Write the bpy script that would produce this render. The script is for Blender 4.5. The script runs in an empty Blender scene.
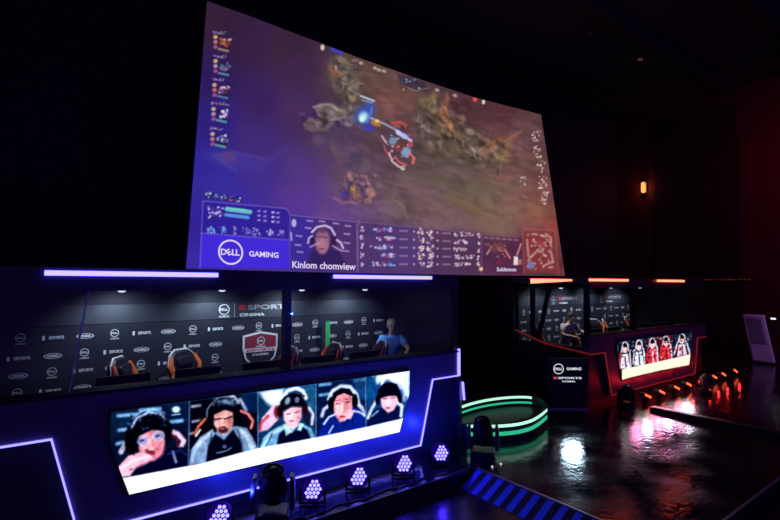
import bpy, math, random
import numpy as np
from mathutils import Vector, Matrix
sc = bpy.context.scene
col = sc.collection
rnd = random.Random(5)
PI = math.pi
EYE = 2.8                                    # camera height over the stage deck

# ------------------------------------------------------------ camera model
FPX, PIT, ROL, YAW = 477.0, .0478, .0043, .9316
_Fh = np.array([math.cos(YAW), math.sin(YAW), 0]); _R = np.array([math.sin(YAW), -math.cos(YAW), 0]); _Z = np.array([0, 0, 1.])
_F = _Fh*math.cos(PIT)+_Z*math.sin(PIT); _U = -_Fh*math.sin(PIT)+_Z*math.cos(PIT)
_R2 = _R*math.cos(ROL)+_U*math.sin(ROL); _U2 = -_R*math.sin(ROL)+_U*math.cos(ROL)
def ray(x, y): return _F+_R2*(x-390)/FPX+_U2*(260-y)/FPX
def at(x, y, Y):
    d = ray(x, y); d = d*Y/d[1]; return Vector((d[0], d[1], d[2]+EYE))
def project(P):
    P = np.asarray(P, float)-np.array([0, 0, EYE]); w = P@_F
    return 390+FPX*(P@_R2)/w, 260-FPX*(P@_U2)/w
cd = bpy.data.cameras.new('camera'); cam = bpy.data.objects.new('camera', cd); col.objects.link(cam)
cd.sensor_width = 36; cd.lens = 36*FPX/780; cd.clip_end = 200; cd.clip_start = .05
m = Matrix(((_R2[0], _U2[0], -_F[0], 0), (_R2[1], _U2[1], -_F[1], 0), (_R2[2], _U2[2], -_F[2], EYE), (0, 0, 0, 1)))
cam.matrix_world = m
sc.camera = cam
sc.view_settings.view_transform = 'Standard'; sc.view_settings.look = 'None'
sc.view_settings.gamma = 1; sc.view_settings.use_curve_mapping = False; sc.view_settings.exposure = 0

# ------------------------------------------------------------ materials
def mat(name, base=(.1, .1, .1), rough=.5, metal=0, spec=.5, emit=None, es=1, noise=0, nscale=8, bump=0, bscale=30, coat=0, rnoise=0):
    mt = bpy.data.materials.new(name); mt.use_nodes = True
    nt = mt.node_tree; b = nt.nodes['Principled BSDF']
    b.inputs['Base Color'].default_value = (*base, 1); b.inputs['Roughness'].default_value = rough
    b.inputs['Metallic'].default_value = metal; b.inputs['Specular IOR Level'].default_value = spec
    if coat: b.inputs['Coat Weight'].default_value = coat; b.inputs['Coat Roughness'].default_value = .08
    if emit: b.inputs['Emission Color'].default_value = (*emit, 1); b.inputs['Emission Strength'].default_value = es
    tc = nt.nodes.new('ShaderNodeTexCoord')
    n = nt.nodes.new('ShaderNodeTexNoise'); n.inputs['Scale'].default_value = nscale; n.inputs['Detail'].default_value = 5
    nt.links.new(tc.outputs['Object'], n.inputs['Vector'])
    mx = nt.nodes.new('ShaderNodeMix'); mx.data_type = 'RGBA'
    k = noise or .08
    mx.inputs['A'].default_value = (*[c*(1-k) for c in base], 1); mx.inputs['B'].default_value = (*[min(1, c*(1+k)) for c in base], 1)
    nt.links.new(n.outputs['Fac'], mx.inputs['Factor']); nt.links.new(mx.outputs['Result'], b.inputs['Base Color'])
    if rnoise:
        mr = nt.nodes.new('ShaderNodeMapRange'); mr.inputs['From Min'].default_value = .35; mr.inputs['From Max'].default_value = .65
        mr.inputs['To Min'].default_value = max(.02, rough-rnoise); mr.inputs['To Max'].default_value = rough+rnoise
        nt.links.new(n.outputs['Fac'], mr.inputs['Value']); nt.links.new(mr.outputs['Result'], b.inputs['Roughness'])
    if bump:
        n2 = nt.nodes.new('ShaderNodeTexNoise'); n2.inputs['Scale'].default_value = bscale; n2.inputs['Detail'].default_value = 3
        nt.links.new(tc.outputs['Object'], n2.inputs['Vector'])
        bp = nt.nodes.new('ShaderNodeBump'); bp.inputs['Strength'].default_value = bump; bp.inputs['Distance'].default_value = .01
        nt.links.new(n2.outputs['Fac'], bp.inputs['Height']); nt.links.new(bp.outputs['Normal'], b.inputs['Normal'])
    return mt
def emat(name, c, s=1):
    mt = bpy.data.materials.new(name); mt.use_nodes = True; nt = mt.node_tree; nt.nodes.clear()
    e = nt.nodes.new('ShaderNodeEmission'); o = nt.nodes.new('ShaderNodeOutputMaterial')
    e.inputs['Color'].default_value = (*c, 1); e.inputs['Strength'].default_value = s
    nt.links.new(e.outputs[0], o.inputs[0]); return mt
def vmat(name, s=1):
    mt = bpy.data.materials.new(name); mt.use_nodes = True; nt = mt.node_tree; nt.nodes.clear()
    e = nt.nodes.new('ShaderNodeEmission'); o = nt.nodes.new('ShaderNodeOutputMaterial'); a = nt.nodes.new('ShaderNodeAttribute')
    a.attribute_name = 'Col'; nt.links.new(a.outputs['Color'], e.inputs['Color']); e.inputs['Strength'].default_value = s
    nt.links.new(e.outputs[0], o.inputs[0]); return mt
def gmat(name):
    mt = bpy.data.materials.new(name); mt.use_nodes = True; nt = mt.node_tree; nt.nodes.clear()
    t = nt.nodes.new('ShaderNodeBsdfTransparent'); g = nt.nodes.new('ShaderNodeBsdfGlossy'); g.inputs['Roughness'].default_value = .03
    t.inputs['Color'].default_value = (.93, .95, .97, 1)
    lw = nt.nodes.new('ShaderNodeLayerWeight'); lw.inputs['Blend'].default_value = .5; pw = nt.nodes.new('ShaderNodeMath'); pw.operation = 'POWER'; pw.inputs[1].default_value = 4
    f = nt.nodes.new('ShaderNodeMath'); f.operation = 'MULTIPLY_ADD'; f.inputs[1].default_value = .30; f.inputs[2].default_value = .025
    nt.links.new(lw.outputs['Facing'], pw.inputs[0]); nt.links.new(pw.outputs[0], f.inputs[0]); x = nt.nodes.new('ShaderNodeMixShader'); o = nt.nodes.new('ShaderNodeOutputMaterial')
    nt.links.new(f.outputs[0], x.inputs[0]); nt.links.new(t.outputs[0], x.inputs[1]); nt.links.new(g.outputs[0], x.inputs[2]); nt.links.new(x.outputs[0], o.inputs[0])
    return mt
M = dict(
    hall=mat('dark_wall_paint', (.014, .011, .022), .8, noise=.2),
    ceil=mat('dark_ceiling', (.022, .017, .036), .85, noise=.3, nscale=2),
    maroon=mat('maroon_wall_fabric', (.05, .008, .012), .8, noise=.25),
    navy=mat('navy_acoustic_fabric', (.012, .008, .022), .9, noise=.15),
    stage=mat('glossy_black_stage_vinyl', (.016, .015, .021), .14, spec=.68, noise=.5, nscale=1.6, bump=.45, bscale=9, rnoise=.07),
    floor=mat('dark_house_floor', (.008, .008, .016), .25, spec=.6, noise=.4, nscale=2, bump=.3, bscale=8),
    panel=mat('satin_booth_laminate', (.10, .10, .13), .32, spec=.5, noise=.05),
    dpanel=mat('dark_booth_laminate', (.02, .02, .03), .4, noise=.1),
    black=mat('black_plastic', (.008, .008, .01), .35, noise=.1),
    matte=mat('matt_black_board', (.006, .009, .018), .75, noise=.1),
    header=mat('grey_header_board', (.022, .028, .04), .6, noise=.1),
    white=mat('white_print', (.75, .77, .8), .6),
    grey=mat('grey_print', (.35, .36, .38), .6),
    redp=mat('red_print', (.55, .03, .04), .6),
    darkred=mat('dark_red_print_and_reflection', (.22, .015, .03), .6),
    metal=mat('brushed_metal', (.35, .35, .38), .3, metal=1, noise=.1),
    steel=mat('dull_edge_metal', (.4, .38, .42), .4, metal=.6, noise=.15),
    orange=mat('orange_leatherette', (.75, .16, .03), .45),
    redl=mat('red_leatherette', (.6, .05, .04), .45),
    silver=mat('silver_piping', (.75, .75, .76), .35),
    chair=mat('black_leatherette', (.012, .012, .014), .4),
    blue=mat('blue_shirt_cotton', (.10, .32, .85), .8),
    greys=mat('light_grey_shirt_cotton', (.45, .45, .48), .8),
    skin=mat('skin', (.62, .38, .27), .55),
    blond=mat('fair_hair', (.55, .45, .32), .6),
    dhair=mat('dark_hair', (.02, .015, .012), .6),
    denim=mat('dark_trousers', (.01, .012, .025), .8),
    green=mat('green_fabric', (.03, .45, .12), .7),
    stripe=mat('painted_blue_lit_stripe', (.06, .16, .9), .55),
    kiosk=mat('pale_lilac_cabinet', (.62, .52, .8), .4),
    kioskd=mat('lilac_recess', (.22, .19, .33), .5),
    glass=gmat('clear_glass'),
    ledblue=emat('blue_led', (.74, .62, 9)),
    ledblueline=emat('blue_led_line', (.6, .52, 4.8)),
    ledred=emat('red_led', (6, .62, .36)),
    ledreddim=emat('dim_red_led', (.12, .007, .008)),
    ledredline=emat('red_led_line', (.22, .010, .014)),
    ledorange=emat('orange_lamp', (2.2, .22, .08)),
    mint=emat('mint_led', (.55, 1.15, .82)),
    mint_reflection_glow=emat('mint_reflection_glow', (.03, .50, .27)),
    diode=emat('violet_white_diode', (.72, .64, 4)),
    lens=emat('blue_lit_lens', (.01, .0, .12)),
    down=emat('cool_white_lens', (.75, .85, 1.0), 1.1),
    warm=emat('warm_bulb_glow', (1.6, .45, .12), 1.3),
    indicator=emat('white_indicator', (.9, .85, 1.0), 1.2),
    glint=emat('small_white_glint', (.6, .6, .55), 1.0),
    scr=vmat('projected_picture'), vid=vmat('led_wall_picture'),
    pw=emat('projected_white', (.62, .55, .95)), pt=emat('projected_pale_white', (.72, .62, .86)),
    sw=emat('lit_white_lettering', (.75, .8, .85)), sr=emat('lit_red_lettering', (.8, .1, .15)),
    sbg=mat('black_display_glass', (.01, .012, .02), .2),
)

# ------------------------------------------------------------ mesh helpers
class MB:
    def __init__(s): s.v = []; s.f = []
    def add(s, vs, fs, T=None):
        n = len(s.v)
        for p in vs: s.v.append(tuple(T @ Vector(p)) if T is not None else tuple(p))
        for f in fs: s.f.append(tuple(i+n for i in f))
        return s
    def box(s, x0, x1, y0, y1, z0, z1, T=None):
        return s.add([(x0, y0, z0), (x1, y0, z0), (x1, y1, z0), (x0, y1, z0), (x0, y0, z1), (x1, y0, z1), (x1, y1, z1), (x0, y1, z1)],
                     [(0, 3, 2, 1), (4, 5, 6, 7), (0, 1, 5, 4), (1, 2, 6, 5), (2, 3, 7, 6), (3, 0, 4, 7)], T)
    def rbox(s, x0, x1, y0, y1, z0, z1, r=.02, T=None):
        # box with chamfered vertical-plane outline in x-z, and inset front/back
        o = [(x0+r, z0), (x1-r, z0), (x1, z0+r), (x1, z1-r), (x1-r, z1), (x0+r, z1), (x0, z1-r), (x0, z0+r)]
        return s.prism(o, y0, y1, T)
    def prism(s, pts, y0, y1, T=None):
        n = len(pts)
        vs = [(x, y0, z) for x, z in pts]+[(x, y1, z) for x, z in pts]
        fs = [tuple(range(n)), tuple(reversed(range(n, 2*n)))]+[(i, i+n, (i+1) % n+n, (i+1) % n) for i in range(n)]
        return s.add(vs, fs, T)
    def slab(s, pts, z0, z1, T=None):
        n = len(pts)
        vs = [(x, y, z0) for x, y in pts]+[(x, y, z1) for x, y in pts]
        fs = [tuple(reversed(range(n))), tuple(range(n, 2*n))]+[(i, (i+1) % n, (i+1) % n+n, i+n) for i in range(n)]
        return s.add(vs, fs, T)
    def bar(s, pts, w, h=None, up=(0, 0, 1), closed=False):
        """rectangular bar along a polyline; w across, h along 'up'"""
        h = h or w; P = [Vector(p) for p in pts]; U0 = Vector(up); n0 = len(s.v); n = len(P)
        for i, p in enumerate(P):
            a = (P[i]-P[i-1]).normalized() if (i > 0 or closed) else (P[1]-P[0]).normalized()
            b = (P[(i+1) % n]-P[i]).normalized() if (i < n-1 or closed) else a
            t = (a+b).normalized() if (a+b).length > 1e-6 else b
            sd = t.cross(U0)
            if sd.length < 1e-5: sd = Vector((1, 0, 0))
            sd.normalize(); u = sd.cross(t).normalized()
            k = 1/max(.4, math.sqrt(max(.01, (1+a.dot(b))/2)))
            for q, r in ((-1, -1), (1, -1), (1, 1), (-1, 1)):
                s.v.append(tuple(p+sd*(w/2*q*(k if abs(a.cross(b).dot(u)) > abs(a.cross(b).dot(sd)) else 1))+u*(h/2*r*(k if abs(a.cross(b).dot(sd)) >= abs(a.cross(b).dot(u)) else 1))))
        m_ = n if closed else n-1
        for i in range(m_):
            A = n0+4*i; B = n0+4*((i+1) % n)
            for k in range(4): s.f.append((A+k, A+(k+1) % 4, B+(k+1) % 4, B+k))
        if not closed:
            s.f.append((n0+3, n0+2, n0+1, n0)); e = n0+4*(n-1); s.f.append((e, e+1, e+2, e+3))
        return s
    def tube(s, pts, r, seg=10, closed=False):
        P = [Vector(p) for p in pts]; n = len(P); n0 = len(s.v)
        rr = r if isinstance(r, (list, tuple)) else [r]*n
        ref = None
        for i, p in enumerate(P):
            a = P[i+1] if i < n-1 else (P[0] if closed else P[i]); b = P[i-1] if i > 0 else (P[-1] if closed else P[i])
            t = (a-b).normalized()
            if ref is None:
                ref = t.cross(Vector((0, 0, 1)))
                if ref.length < .05: ref = Vector((1, 0, 0))
            ref = (ref-t*ref.dot(t)).normalized(); w = t.cross(ref)
            for k in range(seg):
                q = 2*PI*k/seg; s.v.append(tuple(p+(ref*math.cos(q)+w*math.sin(q))*rr[i]))
        for i in range(n if closed else n-1):
            A = n0+seg*i; B = n0+seg*((i+1) % n)
            for k in range(seg): s.f.append((A+k, A+(k+1) % seg, B+(k+1) % seg, B+k))
        if not closed:
            s.f.append(tuple(n0+k for k in reversed(range(seg)))); s.f.append(tuple(n0+seg*(n-1)+k for k in range(seg)))
        return s
    def lathe(s, prof, T=None, seg=24):
        """prof: list of (r, z)"""
        vs = []; fs = []
        for r, z in prof:
            for k in range(seg):
                q = 2*PI*k/seg; vs.append((r*math.cos(q), r*math.sin(q), z))
        n = len(prof)
        for i in range(n-1):
            for k in range(seg): fs.append((i*seg+k, i*seg+(k+1) % seg, (i+1)*seg+(k+1) % seg, (i+1)*seg+k))
        fs.append(tuple(reversed(range(seg)))); fs.append(tuple((n-1)*seg+k for k in range(seg)))
        return s.add(vs, fs, T)
    def build(s, name, m, parent=None, smooth=False, bevel=0):
        me = bpy.data.meshes.new(name); me.from_pydata(s.v, [], s.f); me.update()
        me.materials.append(m if not isinstance(m, str) else M[m])
        if smooth:
            for p in me.polygons: p.use_smooth = True
            try: me.set_sharp_from_angle(angle=math.radians(40))
            except Exception: pass
        o = bpy.data.objects.new(name, me); col.objects.link(o)
        if parent: o.parent = parent
        if bevel:
            b = o.modifiers.new('bevel', 'BEVEL'); b.width = bevel; b.segments = 2; b.limit_method = 'ANGLE'
        return o
def thing(name, label, cat, loc=(0, 0, 0), rz=0, group=None):
    o = bpy.data.objects.new(name, None); col.objects.link(o); o.empty_display_size = .1
    o.location = loc; o.rotation_euler = (0, 0, rz); tag(o, label, cat, group); return o
def tag(o, label, cat, group=None):
    o['label'] = label; o['category'] = cat
    if group: o['group'] = group
    return o
def struct(o): o['kind'] = 'structure'; return o
def dup(root, loc, rz=0, label=None, group=None):
    r = root.copy(); col.objects.link(r); r.location = loc; r.rotation_euler = (0, 0, rz)
    if label: r['label'] = label
    if group: r['group'] = group
    for ch in list(root.children):
        c = ch.copy(); col.objects.link(c); c.parent = r
        for g in list(ch.children):
            d = g.copy(); col.objects.link(d); d.parent = c
    return r
def lamp(kind, loc, energy, color, size=.1, target=None, angle=60, blend=.6, name='lamp', parent=None):
    l = bpy.data.lights.new(name, kind); l.energy = energy; l.color = color
    if kind == 'SPOT': l.spot_size = math.radians(angle); l.spot_blend = blend; l.shadow_soft_size = size
    elif kind == 'POINT': l.shadow_soft_size = size
    else: l.size = size
    o = bpy.data.objects.new(name, l); col.objects.link(o); o.location = loc
    if target is not None: o.rotation_euler = (Vector(target)-Vector(loc)).to_track_quat('-Z', 'Y').to_euler()
    return o

# flat lettering: returns 2-D verts (unit cap height ~1, centred) and faces
_tc = {}
def glyphs(txt, bold=0.0, sx=1.0):
    key = (txt, bold, sx)
    if key in _tc: return _tc[key]
    cu = bpy.data.curves.new('t', 'FONT'); cu.body = txt; cu.size = 1; cu.align_x = 'CENTER'; cu.align_y = 'CENTER'; cu.offset = bold; cu.resolution_u = 3
    o = bpy.data.objects.new('t', cu); col.objects.link(o)
    dg = bpy.context.evaluated_depsgraph_get(); me = bpy.data.meshes.new_from_object(o.evaluated_get(dg))
    v = np.array([tuple(p.co)[:2] for p in me.vertices]); f = [tuple(p.vertices) for p in me.polygons]
    bpy.data.objects.remove(o); bpy.data.curves.remove(cu); bpy.data.meshes.remove(me)
    lo, hi = v.min(0), v.max(0); v = (v-(lo+hi)/2); v[:, 0] *= sx
    _tc[key] = (v, f, (hi-lo)*np.array([sx, 1])); return _tc[key]
def write(mb, txt, place, h, w=None, bold=.01):
    """place(x, y) -> 3-D point; text h high and w wide, centred on place(0, 0)"""
    v, f, s = glyphs(txt, bold); k = h/s[1]; kx = (w/s[0]) if w else k
    mb.add([place(p[0]*kx, p[1]*k) for p in v], f)
def ring(mb, place, r0, r1, seg=40, ey=1.0):
    vs = []; fs = []
    for i in range(seg):
        q = 2*PI*i/seg
        vs.append(place(r0*math.cos(q), r0*ey*math.sin(q))); vs.append(place(r1*math.cos(q), r1*ey*math.sin(q)))
    for i in range(seg):
        j = (i+1) % seg; fs.append((2*i, 2*i+1, 2*j+1, 2*j))
    mb.add(vs, fs)
def dell_mark(mb, place, r, caption=None, cap_at=None):
    ring(mb, place, r*.86, r)
    # four letters with the leaning second letter
    for ch, x, rot in (('D', -.55, 0), ('E', -.13, .5), ('L', .26, 0), ('L', .57, 0)):
        v, f, s = glyphs(ch, .03); k = r*.5/s[1]
        c, n = math.cos(rot), math.sin(rot)
        mb.add([place(x*r+(p[0]*c-p[1]*n)*k, (p[0]*n+p[1]*c)*k) for p in v], f)

# ------------------------------------------------------------ painter for lit pictures (values at the picture's own points)
class Paint:
    def __init__(s, X, Y, base=(0, 0, 0)):
        s.X = X.ravel(); s.Y = Y.ravel(); s.C = np.tile(np.array(base, float), (s.X.size, 1))
    def _mix(s, idx, m, c): 
        s.C[idx] = s.C[idx]*(1-m[:, None])+np.array(c, float)*m[:, None]
    def _sel(s, x0, x1, y0, y1): return np.where((s.X > x0) & (s.X < x1) & (s.Y > y0) & (s.Y < y1))[0]
    def E(s, cx, cy, rx, ry, c, a=1, rot=0, soft=.35):
        R = max(rx, ry)*1.6+1; i = s._sel(cx-R, cx+R, cy-R, cy+R)
        dx = s.X[i]-cx; dy = s.Y[i]-cy; q = math.radians(rot); u = dx*math.cos(q)+dy*math.sin(q); w = -dx*math.sin(q)+dy*math.cos(q)
        d = np.sqrt((u/rx)**2+(w/ry)**2); s._mix(i, np.clip((1-d)/soft+.5, 0, 1)*a, c)
    def _dist(s, i, pts, closed=False):
        x = s.X[i]; y = s.Y[i]; D = np.full(x.size, 1e9); P = list(pts)+([pts[0]] if closed else [])
        for (ax, ay), (bx, by) in zip(P[:-1], P[1:]):
            vx, vy = bx-ax, by-ay; L = vx*vx+vy*vy+1e-9
            t = np.clip(((x-ax)*vx+(y-ay)*vy)/L, 0, 1); D = np.minimum(D, np.hypot(x-ax-t*vx, y-ay-t*vy))
        return D
    def S(s, pts, w, c, a=1, soft=1.0):
        xs = [p[0] for p in pts]; ys = [p[1] for p in pts]; g = w+2
        i = s._sel(min(xs)-g, max(xs)+g, min(ys)-g, max(ys)+g); D = s._dist(i, pts)
        s._mix(i, np.clip((w/2-D)/soft+.5, 0, 1)*a, c)
    def P(s, pts, c, a=1, soft=1.2):
        xs = [p[0] for p in pts]; ys = [p[1] for p in pts]; g = soft+1
        i = s._sel(min(xs)-g, max(xs)+g, min(ys)-g, max(ys)+g); D = s._dist(i, pts, True)
        x = s.X[i]; y = s.Y[i]; ins = np.zeros(x.size, bool); n = len(pts)
        for k in range(n):
            x0, y0 = pts[k]; x1, y1 = pts[(k+1) % n]
            cnd = ((y0 > y) != (y1 > y)); xi = x0+(y-y0)*(x1-x0)/(y1-y0+1e-12); ins ^= cnd & (x < xi)
        s._mix(i, np.clip(np.where(ins, D, -D)/soft+.5, 0, 1)*a, c)
    def speck(s, x0, x1, y0, y1, n, cols, r=(.6, 1.6), a=.9, seed=1):
        g = random.Random(seed)
        for _ in range(n): s.E(g.uniform(x0, x1), g.uniform(y0, y1), g.uniform(*r), g.uniform(*r), g.choice(cols), a, g.uniform(0, 180), .8)
    def noise(s, amp, scale, rot=0, sx=1, mask=None, seed=0):
        g = np.random.RandomState(seed); q = math.radians(rot)
        u = (s.X*math.cos(q)+s.Y*math.sin(q))/scale/sx; w = (-s.X*math.sin(q)+s.Y*math.cos(q))/scale
        T = g.rand(256, 256); iu = np.floor(u).astype(int); iw = np.floor(w).astype(int); fu = u-iu; fw = w-iw
        fu = fu*fu*(3-2*fu); fw = fw*fw*(3-2*fw); t = lambda a, b: T[a % 256, b % 256]
        v = (t(iu, iw)*(1-fu)+t(iu+1, iw)*fu)*(1-fw)+(t(iu, iw+1)*(1-fu)+t(iu+1, iw+1)*fu)*fw
        k = (v-.5)*2*amp
        if mask is not None: k = k*mask
        s.C *= (1+k)[:, None]
    def linear(s):
        c = np.clip(s.C/255, 0, 1); return np.where(c <= .04045, c/12.92, ((c+.055)/1.055)**2.4)
def picture(name, pts3, nu, nv, paint, m, parent, gain=1.0):
    """pts3: (nv*nu, 3) grid rows"""
    fs = []
    idx = np.arange(nu*nv).reshape(nv, nu)
    a = idx[:-1, :-1].ravel(); b = idx[:-1, 1:].ravel(); c = idx[1:, 1:].ravel(); d = idx[1:, :-1].ravel()
    me = bpy.data.meshes.new(name); me.from_pydata(pts3.tolist(), [], np.stack([d, c, b, a], 1).tolist()); me.update()
    at_ = me.attributes.new('Col', 'FLOAT_COLOR', 'POINT'); L = paint.linear()*gain
    at_.data.foreach_set('color', np.concatenate([L, np.ones((L.shape[0], 1))], 1).astype(np.float32).ravel())
    me.materials.append(m); o = bpy.data.objects.new(name, me); col.objects.link(o); o.parent = parent; return o

# ============================================================ THE SETTING
WX, BY, CZ = 24.0, 12.6, 11.3
struct(MB().box(-9, WX+.3, -6, 14, -.4, -.2).build('floor', 'floor'))
struct(MB().box(-9, WX+.3, BY, BY+.3, -.2, CZ).build('wall_back', 'hall'))
struct(MB().box(-9.3, -9, -6, BY, -.2, CZ).build('wall_left', 'hall'))
struct(MB().box(WX, WX+.3, -6, BY, -.2, CZ).build('wall_right', 'maroon'))
struct(MB().box(-9.3, WX+.3, -6, BY+.3, CZ, CZ+.2).build('ceiling', 'ceil'))
cb = MB()
for y in (1.5, 4.5, 7.5): cb.box(-9, WX, y-.12, y+.12, CZ-.3, CZ-.001)
struct(cb.build('trim_1', 'ceil'))

# stage
stg = thing('stage_platform', 'glossy black stage floor reaching from the booths to the right wall', 'stage')
MB().slab([(-8.9, 5.15), (5.45, 5.15), (5.45, 2.28), (WX-.02, 2.28), (WX-.02, BY-.02), (-8.9, BY-.02)], -.2, 0).build('deck', 'stage', stg)
e = MB(); e.bar([(5.47, 2.28, .006), (5.47, 5.12, .006)], .035, .012); e.build('edge_trim', 'steel', stg)
e = MB(); e.bar([(5.5, 2.28, .006), (WX-.05, 2.28, .006)], .03, .012); e.build('edge_trim', 'steel', stg)
e = MB(); e.bar([(-8.9, 5.15, .006), (5.3, 5.15, .006)], .03, .012); e.build('edge_trim', 'dpanel', stg)
rp = thing('stage_ramp', 'narrow sloping ramp with painted blue-lit stripes along the stage edge', 'ramp', (5.08, 2.0, -.2))
MB().add([(0, 0, 0), (.37, 0, 0), (.37, 0, .195), (0, 3.2, 0), (.37, 3.2, 0), (.37, 3.2, .195)],
         [(0, 1, 2), (5, 4, 3), (0, 2, 5, 3), (0, 3, 4, 1), (1, 4, 5, 2)]).build('slope', 'dpanel', rp)
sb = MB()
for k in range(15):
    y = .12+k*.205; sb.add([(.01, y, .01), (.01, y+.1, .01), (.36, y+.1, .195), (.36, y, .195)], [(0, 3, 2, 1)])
sb.build('stripes', 'stripe', rp)  # the blue light on the stripes is put into their colour

# low black cable bridge across the stage
cbm = thing('cable_bridge', 'low black cable cover lying across the glossy stage before the red lit booth', 'cable cover', (11.07, 2.4, 0))
MB().prism([(-.16, 0), (.16, 0), (.1, .09), (-.1, .09)], 0, 2.72).build('cover_body', 'black', cbm)
MB().box(-.085, .085, .02, 2.7, .09, .096).build('lid', 'dpanel', cbm)

# ============================================================ PROJECTION SCREEN
def on_screen(x, y, off=0.0):
    d = ray(x, y); Y = 10.2
    for _ in range(8):
        k = Y/d[1]; X = d[0]*k; z = d[2]*k
        Y = 10+.155*(z-.27)+.30*(1-((X-8.8)/6.3)**2)-off
    k = Y/d[1]; return (d[0]*k, d[1]*k, d[2]*k+EYE)
TOP = np.array([(207, 1), (247, 15), (282, 28.5), (315, 41), (360, 58.3), (410, 76), (475, 97.5), (541, 114.6)])
BOT = np.array([(186, 268.8), (290, 271.6), (375, 273.6), (450, 274.9), (565, 276)])
def screen_px(u, v):
    tx = 207+u*334; ty = np.interp(tx, TOP[:, 0], TOP[:, 1]); bx = 186+u*379; by = np.interp(bx, BOT[:, 0], BOT[:, 1])
    return tx+(bx-tx)*v, ty+(by-ty)*v
nu, nv = 440, 320
uu, vv = np.meshgrid(np.linspace(0, 1, nu), np.linspace(0, 1, nv)); SX, SY = screen_px(uu, vv)
pts = np.array([on_screen(x, y) for x, y in zip(SX.ravel(), SY.ravel())])
p = Paint(SX, SY)
CT = [(215,20,52,30,56),(250,45,54,31,66),(290,45,58,34,58),(300,70,62,36,72),(215,80,44,26,88),(215,120,44,30,118),(260,100,56,34,92),(260,140,62,40,112),(300,110,70,42,88),
(200,160,46,38,150),(220,185,54,46,158),(260,180,66,45,140),(300,180,82,54,130),(300,205,84,52,140),(195,220,48,34,150),(192,262,58,40,165),(240,205,60,42,160),(330,130,74,56,84),
(350,180,98,74,96),(330,215,96,62,125),(345,75,82,66,64),(370,75,96,70,64),(395,100,115,76,72),(410,130,92,64,70),(385,150,84,62,76),(400,190,104,80,88),(420,205,112,84,90),(450,180,98,80,76),(480,195,114,92,80),
(440,220,118,90,94),(500,110,86,50,56),(470,112,78,48,54),(530,130,96,64,68),(520,170,116,80,78),(540,210,128,84,70),(552,190,116,66,72),(500,222,124,94,80),
(400,250,86,62,125),(440,255,82,57,100),(480,255,86,52,80),(515,250,105,50,75),(555,225,130,64,60),(562,270,100,48,58),(320,250,74,48,130),(420,150,82,66,68),(460,150,84,66,66)]
W = np.zeros(p.X.size); A = np.zeros((p.X.size, 3))
for x, y, r, g, b in CT:
    w = 1/(((p.X-x)**2+(p.Y-y)**2)+60)**1.6; W += w; A += w[:, None]*np.array([r, g, b])
p.C = A/W[:, None]  # tones carry the purple haze lying over the projected picture
p.noise(.05, 22, 20, 1.5, seed=1)
mk = np.clip((p.X-300)/60, 0, 1); p.noise(.10, 9, 25, 2.2, mk, 2); p.noise(.06, 4, 60, 1.5, mk, 3)
# broken terrain, left ridge
G1, G2, G3, G4 = (118, 104, 100), (92, 82, 78), (140, 122, 108), (70, 56, 74)
p.P([(330,57),(345,55),(352,66),(353,78),(360,84),(361,96),(358,108),(350,114),(344,106),(338,96),(332,84),(327,72)], (88,80,72), .8, 3)
for a in [(343,61,8,3,35,G3),(349,72,5,6,70,G2),(344,80,4,5,20,G1),(354,86,5,8,10,(122,110,96)),(352,97,4,6,0,(132,118,98)),(347,104,6,5,40,G2),(337,74,4,6,150,(120,80,66)),(332,70,2,8,150,(126,76,62)),
          (338,90,3,7,140,(104,84,92)),(343,112,8,4,20,(112,100,96)),(357,109,5,6,0,(92,72,74)),(341,68,3,3,0,(100,90,90))]:
    p.E(*a[:4], a[5], .75, a[4], .7)
p.P([(313,107),(320,103),(333,103),(342,110),(347,117),(338,121),(326,121),(318,115)], (116, 102, 104), .9, 2)
p.P([(303,124),(309,118),(322,119),(334,122),(326,131),(312,132),(305,129)], (110, 92, 96), .8, 2.5)
p.S([(313,107),(328,104),(341,111)], 1.6, (146,128,122), .8, 1.5); p.S([(326,121),(345,117)], 1.5, (134,116,112), .7)
p.P([(344,118),(354,114),(357,120),(350,127),(345,126)], (120,108,120), .7, 2)
p.E(318,140,6,5,(102,80,104),.6,30,.8); p.E(334,150,3,8,(112,86,88),.55,160,.8); p.E(340,158,4,7,(106,84,86),.45,0,.8)
p.E(302,114,3,2,(100,80,110),.5)
for x, y, rx, ry, r in [(355,157,7,5,0),(363,165,6,4,40),(350,164,4,4,0)]: p.E(x, y, rx, ry, (70,60,88), .6, r, .8)
p.E(365,166,5,6,(112,96,100),.5,0,.8)
# lower ring of stones
RC = (158,112,112)
p.S([(349,174),(352,180)],4,RC,.8,2); p.S([(353,175),(366,176)],2.5,(150,110,110),.7,2); p.S([(366,177),(370,187)],3,RC,.8,2); p.E(371,193,5,4.5,(172,124,112),.85,40,.6); p.E(368,201,3.5,3.5,(150,108,100),.8)
p.E(353,190,3,4.5,(160,120,72),.9,0,.6); p.E(352.5,188,1.5,2,(222,182,104),.9,0,.6); p.E(357,197,4,3,(150,108,88),.7); p.S([(334,198),(342,203),(350,202),(359,203)],3,(142,96,124),.75,2); p.E(345,194,3,3,(74,50,170),.8)
for a in [(378,185,3,8,10),(390,200,5,4,0),(402,207,3,8,160),(397,214,6,5,0)]: p.E(*a[:4],(112,94,90),.5,a[4],.8)
p.S([(392,198),(403,206),(407,218)],2.4,(132,108,104),.5,2)
p.E(235,160,30,8,(66,56,150),.65,8,.8); p.E(228,157,8,5,(96,64,122),.7,10,.8); p.S([(214,155),(224,163),(236,170)],3,(74,68,156),.6,3); p.S([(262,162),(275,157),(286,148)],4,(78,60,140),.45,4); p.S([(215,155),(232,152),(262,158)],2,(88,70,150),.5,2)
p.E(336,68,1.6,3,(190,150,120),.7)
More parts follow.
